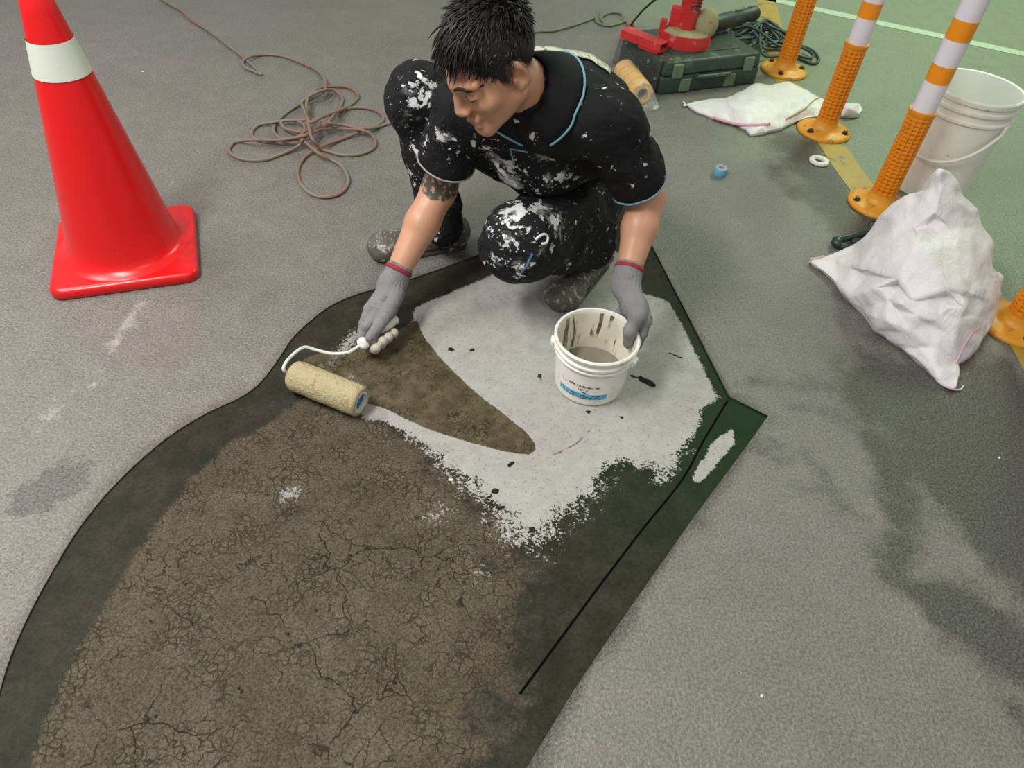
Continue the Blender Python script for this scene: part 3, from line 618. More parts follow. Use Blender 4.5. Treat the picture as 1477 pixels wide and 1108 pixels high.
def shp(u, w):       # from a fold on the lid, down the end face of the case, flaring away from it towards the floor at the back
    y = (-.46+.93*u)*DC; rip = .004*math.sin(9*u+3*w)+.003*math.sin(17*u-4*w)
    if w < .2: x, z = -LW/2+.05-.30*w+.005, HC+.0002+abs(rip)*.5
    else:
        k = (w-.2)/.8; x = -LW/2-.006-abs(rip)-(.004+.045*max(0, u-.45))*k; z = (HC+.002)*(1-k)+.003
    return (CF@np.array([x, y, z, 1]))[:3]
tag(mesh('empty_bag_end', *film(shp, 24, 21), M_FILM2, None, True), 'empty end of the clear bag, coloured dark, hanging over the end of the tool case', 'plastic sheet')

# ------------------------------------------------------------------ woven sacks
def sack_mat(name, tint):
    n = NT(name, .45); f = n.noise(10, 5, .6)
    c = n.mix(f, lin(214, 212, 210), lin(232, 229, 231)); c = n.mix(n.step(n.noise(5, 4), .58, .7), c, lin(*tint))
    cr = n.noise(26, 6, .65, n.warp(9, .12))
    wv_ = n.math('ADD', n.math('MULTIPLY', cr, 1.), n.math('MULTIPLY', n.noise(400, 1), .06)); n.bump(wv_, .5, .012)
    return n.out(c)
M_SACK = sack_mat('sack_white', (220, 216, 220)); M_PINK = plain('pink_stripe', (212, 164, 182), .5)
M_SACK2 = sack_mat('sack_flat_white', (214, 214, 212))
def plate_top(x, y):
    z = 0.
    for b in POSTS:
        r = math.hypot(x-b[0], y-b[1]); z = max(z, float(np.interp(r, [.036, .0395, .043, .05, .062, .085, .1, .104, .112, .120], [.06, .049, .036, .0245, .0195, .0165, .0135, .0125, .006, 0.])))
    return z
def crumple(name, front, creases, back, mat, parent, sub=3, amp=.006, soft=True, flare=.45):
    """front: (px,py,z) points of the upper surface; back: indices of front points that get dropped to the floor behind"""
    V2 = [Vector((q[0], q[1])) for q in front]
    vo, _, fo, om, *_ = geometry.delaunay_2d_cdt(V2, creases, [], 0, 1e-4)
    idx = [o_[0] for o_ in om]; v3 = [G(*front[i]) for i in idx]; inv = {i: j for j, i in enumerate(idx)}
    # drop hull triangles outside the outline
    ol = np.array([front[i][:2] for i in back])
    fs = [tuple(t) for t in fo]
    cen = np.array([np.mean([front[idx[i]][:2] for i in t], 0) for t in fs]); ins = poly_sd(cen, ol) > 0
    fs = [t for t, k_ in zip(fs, ins) if k_]
    bm = bmesh.new(); bv = [bm.verts.new(q) for q in v3]
    for t in fs:
        try: bm.faces.new([bv[i] for i in t])
        except ValueError: pass
    bnd = [e for e in bm.edges if len(e.link_faces) == 1]
    c0 = np.mean(v3, 0)
    lower = {}
    for e in bnd:
        for v in e.verts:
            if v not in lower:
                d = np.array(v.co)-c0; d[2] = 0
                q = np.array(v.co); q[2] = .0015; h_ = v.co.z
                q[:2] += nrm(np.array(q[:2])) * h_*flare
                lower[v] = bm.verts.new(q)
    for e in bnd:
        a, b = e.verts; f_ = e.link_faces[0]
        try: bm.faces.new((a, b, lower[b], lower[a]))
        except ValueError: pass
    bm.normal_update()
    bmesh.ops.recalc_face_normals(bm, faces=bm.faces)
    bmesh.ops.triangulate(bm, faces=bm.faces)
    for s_ in range(sub):
        bmesh.ops.subdivide_edges(bm, edges=bm.edges, cuts=1, use_grid_fill=True, smooth=.14 if soft and s_ < 2 else 0.)
    bmesh.ops.remove_doubles(bm, verts=bm.verts, dist=.0004)
    bm.normal_update()
    from mathutils import noise as MN
    for v in bm.verts:
        q_ = v.co+Vector((MN.noise(v.co*7), MN.noise(v.co*7+Vector((9, 1, 4))), 0))*.05; w = 1-abs(MN.noise(q_*11))*3.4; w2 = 1-abs(MN.noise(q_*27))*3
        v.co += v.normal*(amp*w*.8+amp*.35*w2)
    for _ in range(1): bmesh.ops.smooth_vert(bm, verts=bm.verts, factor=.15, use_axis_x=True, use_axis_y=True, use_axis_z=True)
    for v in bm.verts:
        pt_ = plate_top(v.co.x, v.co.y); v.co.z = max(v.co.z, .0012)
        if pt_ > 0: v.co.z = max(v.co.z, pt_-.0006+.25*min(v.co.z, .02)) if v.co.z < pt_+.02 else v.co.z
    for f_ in bm.faces: f_.smooth = True
    me = bpy.data.meshes.new(name); bm.to_mesh(me); bm.free(); me.materials.append(mat)
    o = bpy.data.objects.new(name, me); COL.objects.link(o)
    if parent: o.parent = parent
    return o
# zoom of the stuffed sack: px = 1140+zx/3.077, py = 220+zy/3.077
Z = lambda x, y, z: (1140+x/3.077, 220+y/3.077, z)
fr_pts = [Z(88, 478, .012), Z(190, 445, .03), Z(280, 418, .06), Z(345, 350, .12), Z(420, 262, .20), Z(530, 178, .27), Z(612, 165, .31), Z(655, 75, .37), Z(710, 85, .36), Z(780, 190, .30), Z(850, 290, .24), Z(900, 400, .19), Z(905, 510, .15), Z(942, 560, .10), Z(925, 670, .07), Z(880, 770, .05), Z(835, 850, .03), Z(790, 905, .02), Z(738, 935, .02), Z(745, 985, .02), Z(725, 1050, .008), Z(680, 1035, .008), Z(600, 950, .02), Z(500, 865, .02), Z(385, 790, .02), Z(330, 705, .025), Z(260, 640, .03), Z(205, 575, .02)]
no_ = len(fr_pts)
inner = [Z(275, 505, .075), Z(330, 525, .11), Z(480, 560, .16), Z(690, 610, .175), Z(800, 620, .165), Z(885, 665, .11), Z(770, 690, .145), Z(750, 738, .125), Z(640, 745, .115), Z(490, 670, .125), Z(380, 600, .115), Z(540, 660, .135), Z(560, 720, .115), Z(420, 745, .075), Z(600, 325, .245), Z(545, 330, .235), Z(480, 310, .22), Z(720, 400, .235), Z(790, 500, .20), Z(640, 265, .285), Z(750, 250, .285), Z(800, 330, .245), Z(600, 450, .225), Z(430, 420, .185), Z(330, 480, .12), Z(850, 740, .085), Z(870, 770, .06), Z(740, 850, .07), Z(640, 860, .06), Z(700, 800, .095), Z(520, 790, .075), Z(230, 500, .05), Z(210, 540, .03), Z(640, 960, .03), Z(690, 690, .145), Z(860, 600, .15), Z(670, 140, .34), Z(335, 548, .085), Z(480, 585, .13), Z(690, 632, .150), Z(800, 645, .145), Z(560, 340, .231), Z(640, 292, .262), Z(735, 425, .227), Z(770, 520, .196), Z(625, 770, .095), Z(480, 700, .10), Z(780, 720, .118), Z(700, 330, .255), Z(560, 400, .235), Z(440, 650, .108), Z(660, 720, .128)]
cr_ = [(no_+0, no_+1), (no_+1, no_+2), (no_+2, no_+3), (no_+3, no_+4), (no_+4, no_+5), (no_+3, no_+6), (no_+6, no_+7), (no_+9, no_+8), (no_+15, no_+14), (no_+14, no_+17), (no_+17, no_+18), (no_+18, no_+4), (no_+14, no_+19)]
sk = empty('stuffed_sack', G(1310, 430)*np.array([1, 1, 0]), 'large crumpled white woven sack heaped in front of the tall pail', 'sack')
o = crumple('sack_cloth', fr_pts+inner, cr_, list(range(no_)), M_SACK, None, 3, .0055, flare=.85); 
def adopt(o, par):
    o.parent = par; o.matrix_parent_inverse = Matrix.Translation(-Vector(par.location))
adopt(o, sk)
def on_cloth(par, q, r):
    cl = [c for c in par.children if c.name.startswith('sack_cloth')][0]; me = cl.data
    if 'bvh' not in CLOTH or CLOTH['of'] != cl.name: CLOTH.update(of=cl.name, bvh=BVHT.FromPolygons([v.co[:] for v in me.vertices], [list(f.vertices) for f in me.polygons]))
    v = nrm(RC@np.array([(q[0]-CX)/F, -(q[1]-CY)/F, -1.])); h = CLOTH['bvh'].ray_cast(Vector(CP), Vector(v))
    return np.array(h[0])-v*r*.4 if h[0] is not None else G(*q)
CLOTH = {}
from mathutils.bvhtree import BVHTree as BVHT
def string(px, r, name, par, mat):
    pp = catmull([q[:3] for q in px], 6); p = np.array([on_cloth(par, q, r) for q in pp]); p[:, 2] = np.maximum(p[:, 2], r); o = mesh(name, *tube(p, r, 6), mat, None, True); adopt(o, par); return o
string([Z(690, 1040, .008), Z(725, 1052, .005), Z(755, 1052, .003), Z(768, 1035, .003)], .0022, 'stitch_thread', sk, plain('thread', (222, 200, 206), .7))
string([Z(85, 490, .012), Z(95, 470, .016), Z(115, 468, .022), Z(150, 458, .028)], .0022, 'pink_thread', sk, M_PINK)
string([Z(735, 935, .03), Z(760, 880, .045), Z(800, 810, .07), Z(840, 775, .07)], .003, 'pink_thread', sk, M_PINK)
string([Z(690, 1040, .012), Z(715, 1048, .01), Z(730, 1045, .01)], .003, 'pink_thread', sk, M_PINK)
# flat sack: px = 960+zx/3.462, py = 100+zy/3.462
Z = lambda x, y, z: (960+x/3.462, 100+y/3.462, z)
fl_pts = [Z(95, 172, .008), Z(200, 155, .015), Z(300, 140, .02), Z(380, 112, .025), Z(450, 70, .03), Z(520, 82, .02), Z(612, 64, .025), Z(700, 105, .035), Z(772, 142, .03), Z(885, 172, .03), Z(965, 172, .032), Z(988, 200, .03), Z(965, 222, .02), Z(885, 232, .012), Z(740, 243, .01), Z(650, 262, .01), Z(580, 290, .014), Z(500, 312, .014), Z(430, 326, .01), Z(405, 295, .012), Z(350, 272, .012), Z(240, 240, .010), Z(160, 210, .01)]
n2 = len(fl_pts)
inn2 = [Z(300, 200, .035), Z(420, 180, .055), Z(520, 150, .06), Z(620, 150, .05), Z(680, 190, .05), Z(560, 220, .045), Z(450, 240, .035), Z(500, 275, .032), Z(620, 240, .03), Z(720, 160, .045), Z(760, 190, .035), Z(850, 200, .035), Z(920, 198, .04), Z(380, 240, .03), Z(340, 195, .05)]
fs_ = empty('flat_sack', G(1110, 165), 'flat empty white woven sack with pink edge spread on the floor', 'sack')
o = crumple('sack_cloth', fl_pts+inn2, [(n2+4, n2+9)], list(range(n2)), M_SACK2, None, 3, .004); adopt(o, fs_)
string([Z(240, 242, .012), Z(350, 274, .014), Z(440, 280, .03), Z(520, 272, .036)], .006, 'pink_edge', fs_, M_PINK)
string([Z(600, 250, .03), Z(690, 200, .05), Z(740, 155, .045), Z(770, 142, .035)], .0035, 'brown_seam', fs_, plain('seam_brown', (176, 160, 120), .7))
string([Z(88, 162, .01), Z(98, 172, .012), Z(92, 182, .008), Z(118, 178, .012)], .003, 'loose_thread', fs_, plain('thread_white', (224, 220, 214), .7))

# ------------------------------------------------------------------ little things
t = empty('blue_tape_roll', G(1038, 252), 'tiny roll of blue tape lying alone on the floor', 'tape roll')
sharp(mesh('tape', *lathe([(.013, .0005), (.022, .0005), (.0225, .002), (.0225, .026), (.021, .028), (.013, .028), (.013, .0005)], 36), plain('tape_blue', (104, 160, 186), .45, .5, .1, 60), t), 40)
sharp(mesh('core', *lathe([(.0125, .001), (.0132, .001), (.0132, .0285), (.0105, .0285), (.0105, .001)], 30), plain('core_pink', (186, 158, 150), .7), t), 40)
t = tag(sharp(mesh('steel_washer', *lathe([(.017, .0), (.036, .0), (.037, .004), (.034, .0095), (.02, .0095), (.017, .006), (.017, .0)], 40), plain('washer_white', (214, 214, 204), .4)), 40), 'white ring washer lying on the yellow line', 'washer')
t.location = G(1181, 234)+np.array([0, 0, .0013])
hm = empty('hand_tool', G(1232, 350), 'dark green hand tool sticking out from under the stuffed sack', 'hand tool')
ho = np.array(hm.location); HG = plain('handtool_green', (30, 58, 48), .35, .5, .3, 40, (110, 124, 112), .02)
def hp_(pl_, r, name, seg=10):
    return mesh(name, *tube([q-ho for q in catmull([G(*q) for q in pl_], 6)], r, seg), HG, hm, True)
hp_([(1204, 347, .02), (1230, 341, .022), (1262, 330, .024)], .012, 'upper_arm')
hp_([(1206, 352, .014), (1224, 357, .013), (1250, 350, .013), (1275, 345, .013)], .010, 'lower_arm')
mesh('pivot', *sphere(G(1207, 350, .017)-ho, (.017, .02, .016)), HG, hm, True)
mesh('knob', *sphere(G(1234, 349, .016)-ho, (.016, .014, .014)), M_DARK, hm, True)
hp_([(1250, 333, .03), (1254, 321, .03), (1262, 320, .03), (1258, 332, .03)], .004, 'wire_loop', 6)
M_CHIP = plain('chip', (220, 216, 206), .7)
for i, (px, py, s_, lb) in enumerate([(650, 693, .006, 'tiny pale chip where brown mortar meets bare concrete'), (1098, 1004, .004, 'tiny white speck on the smooth grey floor'), (206, 104, .005, 'tiny white chip on the floor behind the cone'), (1441, 661, .004, 'tiny white chip on the dark floor stain')]):
    zb = BED if i == 0 else 0
    o = mesh('paint_chip', *rbox(s_*1.6, s_, s_*.6, s_*.15, 1, (0, 0, s_*.3)), M_CHIP); o.location = G(px, py, zb); o.rotation_euler.z = i*1.3; tag(o, lb, 'paint chip', 'loose paint chips')
# ------------------------------------------------------------------ implicit surfaces for the person
class Field:
    def __init__(s, lo, hi, h):
        s.lo = np.array(lo, float); s.h = h; s.n = np.ceil((np.array(hi)-s.lo)/h).astype(int)+1
        s.d = np.full(s.n, .08, np.float32); s.ax = [s.lo[i]+h*np.arange(s.n[i]) for i in range(3)]
    def win(s, lo, hi):
        a = np.clip(((np.array(lo)-s.lo)/s.h).astype(int), 0, s.n-1); b = np.clip(((np.array(hi)-s.lo)/s.h).astype(int)+2, 1, s.n)
        return tuple(slice(i, j) for i, j in zip(a, b))
    def grid(s, w):
        g = np.meshgrid(*[s.ax[i][w[i]] for i in range(3)], indexing='ij'); return np.stack(g, -1).astype(np.float32)
    def comb(s, w, d, k, sub=False):
        a = s.d[w]
        if sub: d = -d; s.d[w] = np.maximum(a, d)+(np.maximum(k-np.abs(a-d), 0)**2/(4*k) if k > 0 else 0)
        else: s.d[w] = np.minimum(a, d)-(np.maximum(k-np.abs(a-d), 0)**2/(4*k) if k > 0 else 0)
    def cone(s, a, b, ra, rb, k=.02, flat=None, clip=None, sub=False):
        a = np.array(a, float); b = np.array(b, float); r = max(ra, rb)+k+.02
        w = s.win(np.minimum(a, b)-r, np.maximum(a, b)+r); p = s.grid(w); ab = b-a
        t = np.clip(((p-a)@ab)/(ab@ab+1e-12), 0, 1); v = p-a-t[..., None]*ab; rr = ra+(rb-ra)*t
        if flat is not None:
            n_ = nrm(flat[0]); vn = v@n_; v = v+n_*(vn/flat[1]-vn)[..., None]
            d = (np.linalg.norm(v, axis=-1)-rr)*(.5+.5*flat[1])
        else: d = np.linalg.norm(v, axis=-1)-rr
        if clip is not None:
            for c_, n_ in clip: d = np.maximum(d, (p-np.array(c_))@nrm(n_))
        s.comb(w, d.astype(np.float32), k, sub)
    def ell(s, c, r, R=None, k=.02, sub=False):
        c = np.array(c, float); r = np.array(r, float); m = r.max()+k+.02
        w = s.win(c-m, c+m); q = s.grid(w)-c
        if R is not None: q = q@np.asarray(R)
        k0 = np.linalg.norm(q/r, axis=-1); k1 = np.linalg.norm(q/r**2, axis=-1)+1e-9
        s.comb(w, (k0*(k0-1)/k1).astype(np.float32), k, sub)
    def chain(s, pts, rs, k=.012, **kw):
        for i in range(len(pts)-1): s.cone(pts[i], pts[i+1], rs[i], rs[i+1], k, **kw)
    def surface(s, smooth=1):
        D = s.d; I = D < 0; n0, n1, n2 = s.n
        corners = [(i, j, k) for i in (0, 1) for j in (0, 1) for k in (0, 1)]
        sl = lambda o: tuple(slice(o[i], s.n[i]-1+o[i]) for i in range(3))
        cnt = sum(I[sl(c)].astype(np.int8) for c in corners); cell = (cnt > 0) & (cnt < 8)
        ci = np.argwhere(cell); idx = -np.ones(cell.shape, np.int64); idx[tuple(ci.T)] = np.arange(len(ci))
        acc = np.zeros((len(ci), 3)); num = np.zeros(len(ci))
        for a in corners:
            for ax_ in range(3):
                if a[ax_]: continue
                b = list(a); b[ax_] = 1
                da = D[tuple((ci+np.array(a)).T)].astype(float); db = D[tuple((ci+np.array(b)).T)].astype(float)
                m = (da < 0) != (db < 0); t = da/(da-db+1e-20)
                pt = np.tile(np.array(a, float), (len(ci), 1)); pt[:, ax_] += t
                acc[m] += pt[m]; num[m] += 1
        V = s.lo+s.h*(ci+acc/num[:, None]); Q = []
        for ax_ in range(3):
            u, w = [(1, 2), (2, 0), (0, 1)][ax_]
            lo_ = [1, 1, 1]; lo_[ax_] = 0
            s0 = tuple(slice(lo_[i], s.n[i]-1) for i in range(3))
            s1 = list(s0); s1[ax_] = slice(1, s.n[ax_]); s1 = tuple(s1)
            A = I[s0]; B = I[s1]; e = np.argwhere(A != B)+np.array(lo_); fl = I[tuple(e.T)]
            eu = np.zeros(3, int); eu[u] = 1; ew = np.zeros(3, int); ew[w] = 1
            q = np.column_stack([idx[tuple((e-eu-ew).T)], idx[tuple((e-ew).T)], idx[tuple(e.T)], idx[tuple((e-eu).T)]])
            q[~fl] = q[~fl][:, ::-1]; Q.append(q)
        Q = np.vstack(Q); Q = Q[(Q >= 0).all(1)]
        E_ = np.vstack([Q[:, [0, 1]], Q[:, [1, 2]], Q[:, [2, 3]], Q[:, [3, 0]]])
        for _ in range(smooth):
            c_ = np.bincount(E_[:, 0], minlength=len(V)).astype(float)+1e-9
            m = np.column_stack([np.bincount(E_[:, 0], V[E_[:, 1], i], len(V)) for i in range(3)])/c_[:, None]; V = V*.5+m*.5
        return V, Q
from mathutils.bvhtree import BVHTree
from mathutils import noise as MN
def bvh_of(V, Q): return BVHTree.FromPolygons([tuple(v) for v in V], [tuple(q) for q in Q.tolist()])
def shot(b, px, py, off=0.):
    v = nrm(RC@np.array([(px-CX)/F, -(py-CY)/F, -1.])); h = b.ray_cast(Vector(CP), Vector(v))
    if h[0] is None: return None
    return np.array(h[0])+np.array(h[1])*off*(1 if np.dot(h[1], v) < 0 else -1)
def shots(b, L, off): return [q for q in (shot(b, x, y, off) for x, y in L) if q is not None]
def dens(V, b, L):
    s = np.zeros(len(V))
    for x, y, r, w in L:
        c = shot(b, x, y)
        if c is not None: s = np.maximum(s, w*np.exp(-((V-c)**2).sum(1)/(r*r)))
    return s

# joints
HC_ = np.array([-.101, 1.50, .676]); HM = np.array([[.586, .678, -.444], [-.81, .5, -.305], [.016, .539, .842]])
HL = lambda x, y, z: HC_+HM@np.array([x, y, z])
NB = np.array([.012, 1.575, .585])
RS, LS = G(664, 158, .515), G(881, 176, .56)
RE, RW = G(634, 272, .29), G(572, 396, .13)
LE, LW_ = G(933, 285, .36), G(906, 394, .235)
PEL = np.array([.115, 1.90, .25]); CHE = np.array([.02, 1.68, .475])
RH, LH = np.array([.03, 1.93, .24]), np.array([.185, 1.86, .24])
LTO = G(800, 449, BED); LHE = G(852, 392, BED); LTO[2] = LHE[2] = 0; LD = nrm(LTO-LHE); LHE = LTO-LD*.255
RK, RA = G(607, 142, .43), G(645, 322, .10)
LK, LA = G(750, 350, .25), LHE+LD*.055+np.array([0, 0, .095])
print('lens', [round(float(np.linalg.norm(a-b)), 3) for a, b in ((RS, RE), (RE, RW), (LS, LE), (LE, LW_), (RH, RK), (RK, RA), (LH, LK), (LK, LA), (RS, LS), (PEL, NB))])
UP = nrm(NB-PEL); SX = nrm(LS-RS); FR = nrm(np.cross(SX, UP)); FR = FR if FR[1] < 0 else -FR
PERSON = empty('person', (float(PEL[0]), float(PEL[1]), 0), 'man in paint-splattered black polo shirt and trousers squatting with roller', 'person')

# body: one continuous skin mesh
B = Field((-.45, 1.26, .0), (.38, 2.05, .84), .0031)
B.cone(PEL, CHE, .11, .12, .03, (FR, .66)); B.cone(CHE, NB-UP*.04, .115, .07, .04, (FR, .7)); B.cone(RS, LS, .045, .045, .04)
B.cone(RS, RE, .05, .042, .03); B.cone(RE, RE*.6+RW*.4, .042, .043, .02); B.cone(RE*.6+RW*.4, RW, .043, .029, .015)
B.cone(LS, LE, .05, .042, .03); B.cone(LE, LE*.6+LW_*.4, .042, .042, .02); B.cone(LE*.6+LW_*.4, LW_, .042, .029, .015)
B.cone(RW, RW+(RW-RE)*.25, .028, .028, .01); B.cone(LW_, LW_+(LW_-LE)*.2, .028, .028, .01)
B.cone(PEL, RH, .1, .085, .03); B.cone(RH, RK, .08, .055, .03); B.cone(RK, RA, .052, .036, .02); B.cone(RA, RA+np.array([-.08, -.02, -.055]), .034, .026, .02)
B.cone(PEL, LH, .1, .085, .03); B.cone(LH, LK, .08, .055, .03); B.cone(LK, LA, .052, .036, .02); B.cone(LA, LHE+LD*.12+np.array([0, 0, .035]), .033, .022, .015)
B.cone(NB-UP*.02, HL(0, .025, -.06), .062, .054, .035)
B.ell(HL(0, .018, .03), (.072, .09, .082), HM, .01)
B.ell(HL(0, -.028, -.03), (.062, .062, .078), HM, .02)
for s in (-1, 1):
    B.cone(HL(s*.05, .0, -.055), HL(s*.012, -.076, -.1), .02, .019, .02)
    B.ell(HL(s*.043, -.056, -.028), (.022, .022, .018), HM, .02)
    B.cone(HL(s*.05, -.066, .026), HL(s*.008, -.086, .022), .01, .012, .012)
    B.ell(HL(s*.033, -.101, .0), (.017, .014, .011), HM, .012, True)
    B.ell(HL(s*.033, -.0745, -.001), (.0165, .0125, .012), HM, .006)
    B.ell(HL(s*.013, -.099, -.036), (.009, .010, .007), HM, .006)
    B.ell(HL(s*.0075, -.106, -.043), (.0035, .004, .003), HM, .002, True)
    ear = HM@np.array([[math.cos(.62*s), math.sin(.62*s), 0], [-math.sin(.62*s), math.cos(.62*s), 0], [0, 0, 1]])
    B.ell(HL(s*.082, .018, -.003), (.008, .019, .032), ear, .006); B.ell(HL(s*.076, .008, -.03), (.007, .010, .012), ear, .006)
    B.ell(HL(s*.0905, .012, -.004), (.0105, .0105, .020), ear, .002, True)
    B.ell(HL(s*.078, -.0, -.012), (.006, .005, .008), ear, .004)
B.cone(HL(0, -.088, .014), HL(0, -.105, -.03), .0085, .0112, .010); B.ell(HL(0, -.1035, -.034), (.0125, .0112, .0100), HM, .008)
B.cone(HL(-.018, -.089, -.064), HL(.018, -.089, -.064), .0078, .0078, .008); B.cone(HL(0, -.0975, -.063), HL(0, -.097, -.063), .0085, .0085, .008)
B.cone(HL(-.014, -.0905, -.079), HL(.014, -.0905, -.079), .009, .009, .008)
B.cone(HL(-.022, -.1015, -.0712), HL(.022, -.1015, -.0712), .0034, .0028, .004, sub=True)
B.ell(HL(0, -.079, -.104), (.02, .015, .014), HM, .015)
V, Q = B.surface(1); print('body', len(V))
bb = bvh_of(V, Q); hl = (V-HC_)@HM
lipm = np.exp(-(((hl[:, 0])/.017)**4+((hl[:, 2]+.0705)/.0105)**4))*(hl[:, 1] < -.06)
def band_attr(V, a, b, t0, t1): t = ((V-a)@(b-a))/((b-a)@(b-a)); return np.clip(1-np.abs(t-(t0+t1)/2)/((t1-t0)/2), 0, 1)*(np.linalg.norm(V-a-t[:, None]*(b-a), axis=1) < .07)
ink = np.clip(band_attr(V, RS, RE, .40, 1.0)*4, 0, 1)
scalp = np.clip((hl[:, 2]-np.interp(hl[:, 1], [-.1, -.07, -.052, -.036, -.026, -.018, -.005, .02, .035, .06, .12], [.066, .062, .054, .042, .022, -.012, -.022, .028, -.01, -.045, -.05])+.006)/.016, 0, 1)*(np.abs(hl).max(1) < .13)*(hl[:, 2] > -.06)
n = NT('skin', .42, .45); f = n.noise(22, 4)
c = n.mix(f, lin(184, 132, 104), lin(208, 158, 128)); c = n.mix(n.math('MULTIPLY', n.attr('lip'), .6), c, lin(168, 96, 82))
c = n.mix(n.step(n.math('ADD', n.attr('ink'), n.math('MULTIPLY', n.math('SUBTRACT', n.noise(60, 3), .5), .9)), .18, .4), c, n.mix(n.step(n.noise(75, 2), .56, .62), lin(76, 72, 62), lin(170, 128, 116)))
c = n.mix(n.math('MULTIPLY', n.attr('scalp'), n.step(n.noise(380, 2), .3, .6, .6, 1.)), c, lin(36, 31, 28))
n.bump(n.noise(260, 3), .12, .002)
n.b.inputs['Subsurface Weight'].default_value = .08; n.b.inputs['Subsurface Radius'].default_value = (.02, .008, .004); n.b.inputs['Subsurface Scale'].default_value = .2
M_SKIN = n.out(c)
def kid(name, V, Q, mat, par=PERSON, **k):
    o = mesh(name, np.asarray(V)-np.array(PERSON.location), Q, mat, None, True, **k); o.parent = par
    return o
body = kid('body', V, Q, M_SKIN, attrs=dict(lip=lipm, ink=ink, scalp=scalp))

# face details follow the skin
def face_pt(x, z, off=.0005):
    o_ = HL(x, -.25, z); h = bb.ray_cast(Vector(o_), Vector(HM@np.array([0, 1., 0]))); return np.array(h[0])+HM@np.array([0, -off, 0])
M_HAIR = NT('hair', .5, .4); M_HAIR = M_HAIR.out(M_HAIR.mix(M_HAIR.noise(30, 3), lin(16, 14, 15), lin(38, 32, 32)))
M_EYE = plain('eye_white', (200, 192, 186), .25); M_IRIS = plain('iris', (38, 26, 20), .2)
for s in (-1, 1):
    bpts = catmull([face_pt(s*x, z, -.0006) for x, z in ((.012, .0225), (.022, .0255), (.034, .0255), (.046, .021), (.053, .015))], 5)
    m_ = len(bpts); kid('eyebrow', *tube(bpts, .0046*np.sin(np.linspace(.5, math.pi-.15, m_))**.6, 7), M_HAIR)
    e_ = kid('eyelash_line', *tube(catmull([face_pt(s*x, z, .0002) for x, z in ((.0175, -.0035), (.025, -.0062), (.034, -.0072), (.042, -.005), (.0485, -.002))], 5), .0013, 6), M_HAIR)
    kid('eyelid_crease', *tube(catmull([face_pt(s*x, z, -.0006) for x, z in ((.019, .004), (.028, .008), (.038, .0078), (.047, .003))], 5), .0010, 6), plain('lid_crease', (158, 110, 86), .6))

# hair: cap and tufts
Hf = Field(HC_-.16, HC_+.17, .003)
Hf.ell(HL(0, .014, .036), (.077, .096, .094), HM, 0)
w = (slice(None),)*3; q = (Hf.grid(w)-HC_)@HM
line = np.interp(q[..., 1], [-.1, -.07, -.052, -.036, -.026, -.018, -.008, -.002, .03, .04, .06, .12], [.068, .064, .056, .044, .028, -.004, -.012, .03, .03, .0, -.035, -.04])
Hf.d = np.maximum(Hf.d, (line-q[..., 2])*.8).astype(np.float32)
V, Q = Hf.surface(2)
hair = kid('hair', V, Q, M_HAIR)
tv = []; tf = []
for i in range(7000):
    u = nrm(RNG.normal(size=3)); 
    if u[2] < -.1: continue
    base = np.array([0, .014, .036])+u*np.array([.074, .093, .091])
    ln = np.interp(base[1], [-.1, -.07, -.052, -.036, -.026, -.018, -.008, -.002, .03, .04, .06, .12], [.070, .066, .058, .046, .030, .0, -.008, .032, .032, .0, -.03, -.035])
    if base[2] < ln: continue
    side = np.clip((abs(u[0])-.55)/.3, 0, 1); low = np.clip((.45-u[2])/.4, 0, 1)
    Lh = (.034+.012*RNG.random()+(.012 if u[1] < -.25 else 0))*(1-.72*max(side*.9, low*(1 if u[1] > -.3 else .25)))
    crown = np.array([.0, .93, .36]); fl_ = u-crown; fl_ = fl_-u*(fl_@u); fl_ = nrm(fl_+RNG.normal(0, .22, 3))
    lift = .10 if u[2] > .35 else .05
    P0 = base; pth = []
    for t in np.linspace(0, 1, 5):
        pth.append(P0+fl_*Lh*t+u*(Lh*lift*t*(1-.35*t))+np.array([0, -.004, -.022])*t*t*(1 if u[1] < -.2 else .3)*(Lh/.05))
    pth = np.array(pth)
    if pth[-1][1] < -.06 and pth[-1][2] < .050+RNG.uniform(-.012, .008): continue
    wd = .0017+.0010*RNG.random(); vv_, ff_ = tube(HC_+pth@HM.T, wd*np.array([.7, 1, .9, .6, .12]), 4, False)
    o_ = len(tv); tv += list(vv_); tf += [tuple(k_+o_ for k_ in f_) for f_ in ff_]
kid('hair_tufts', np.array(tv), np.array(tf), M_HAIR, hair)

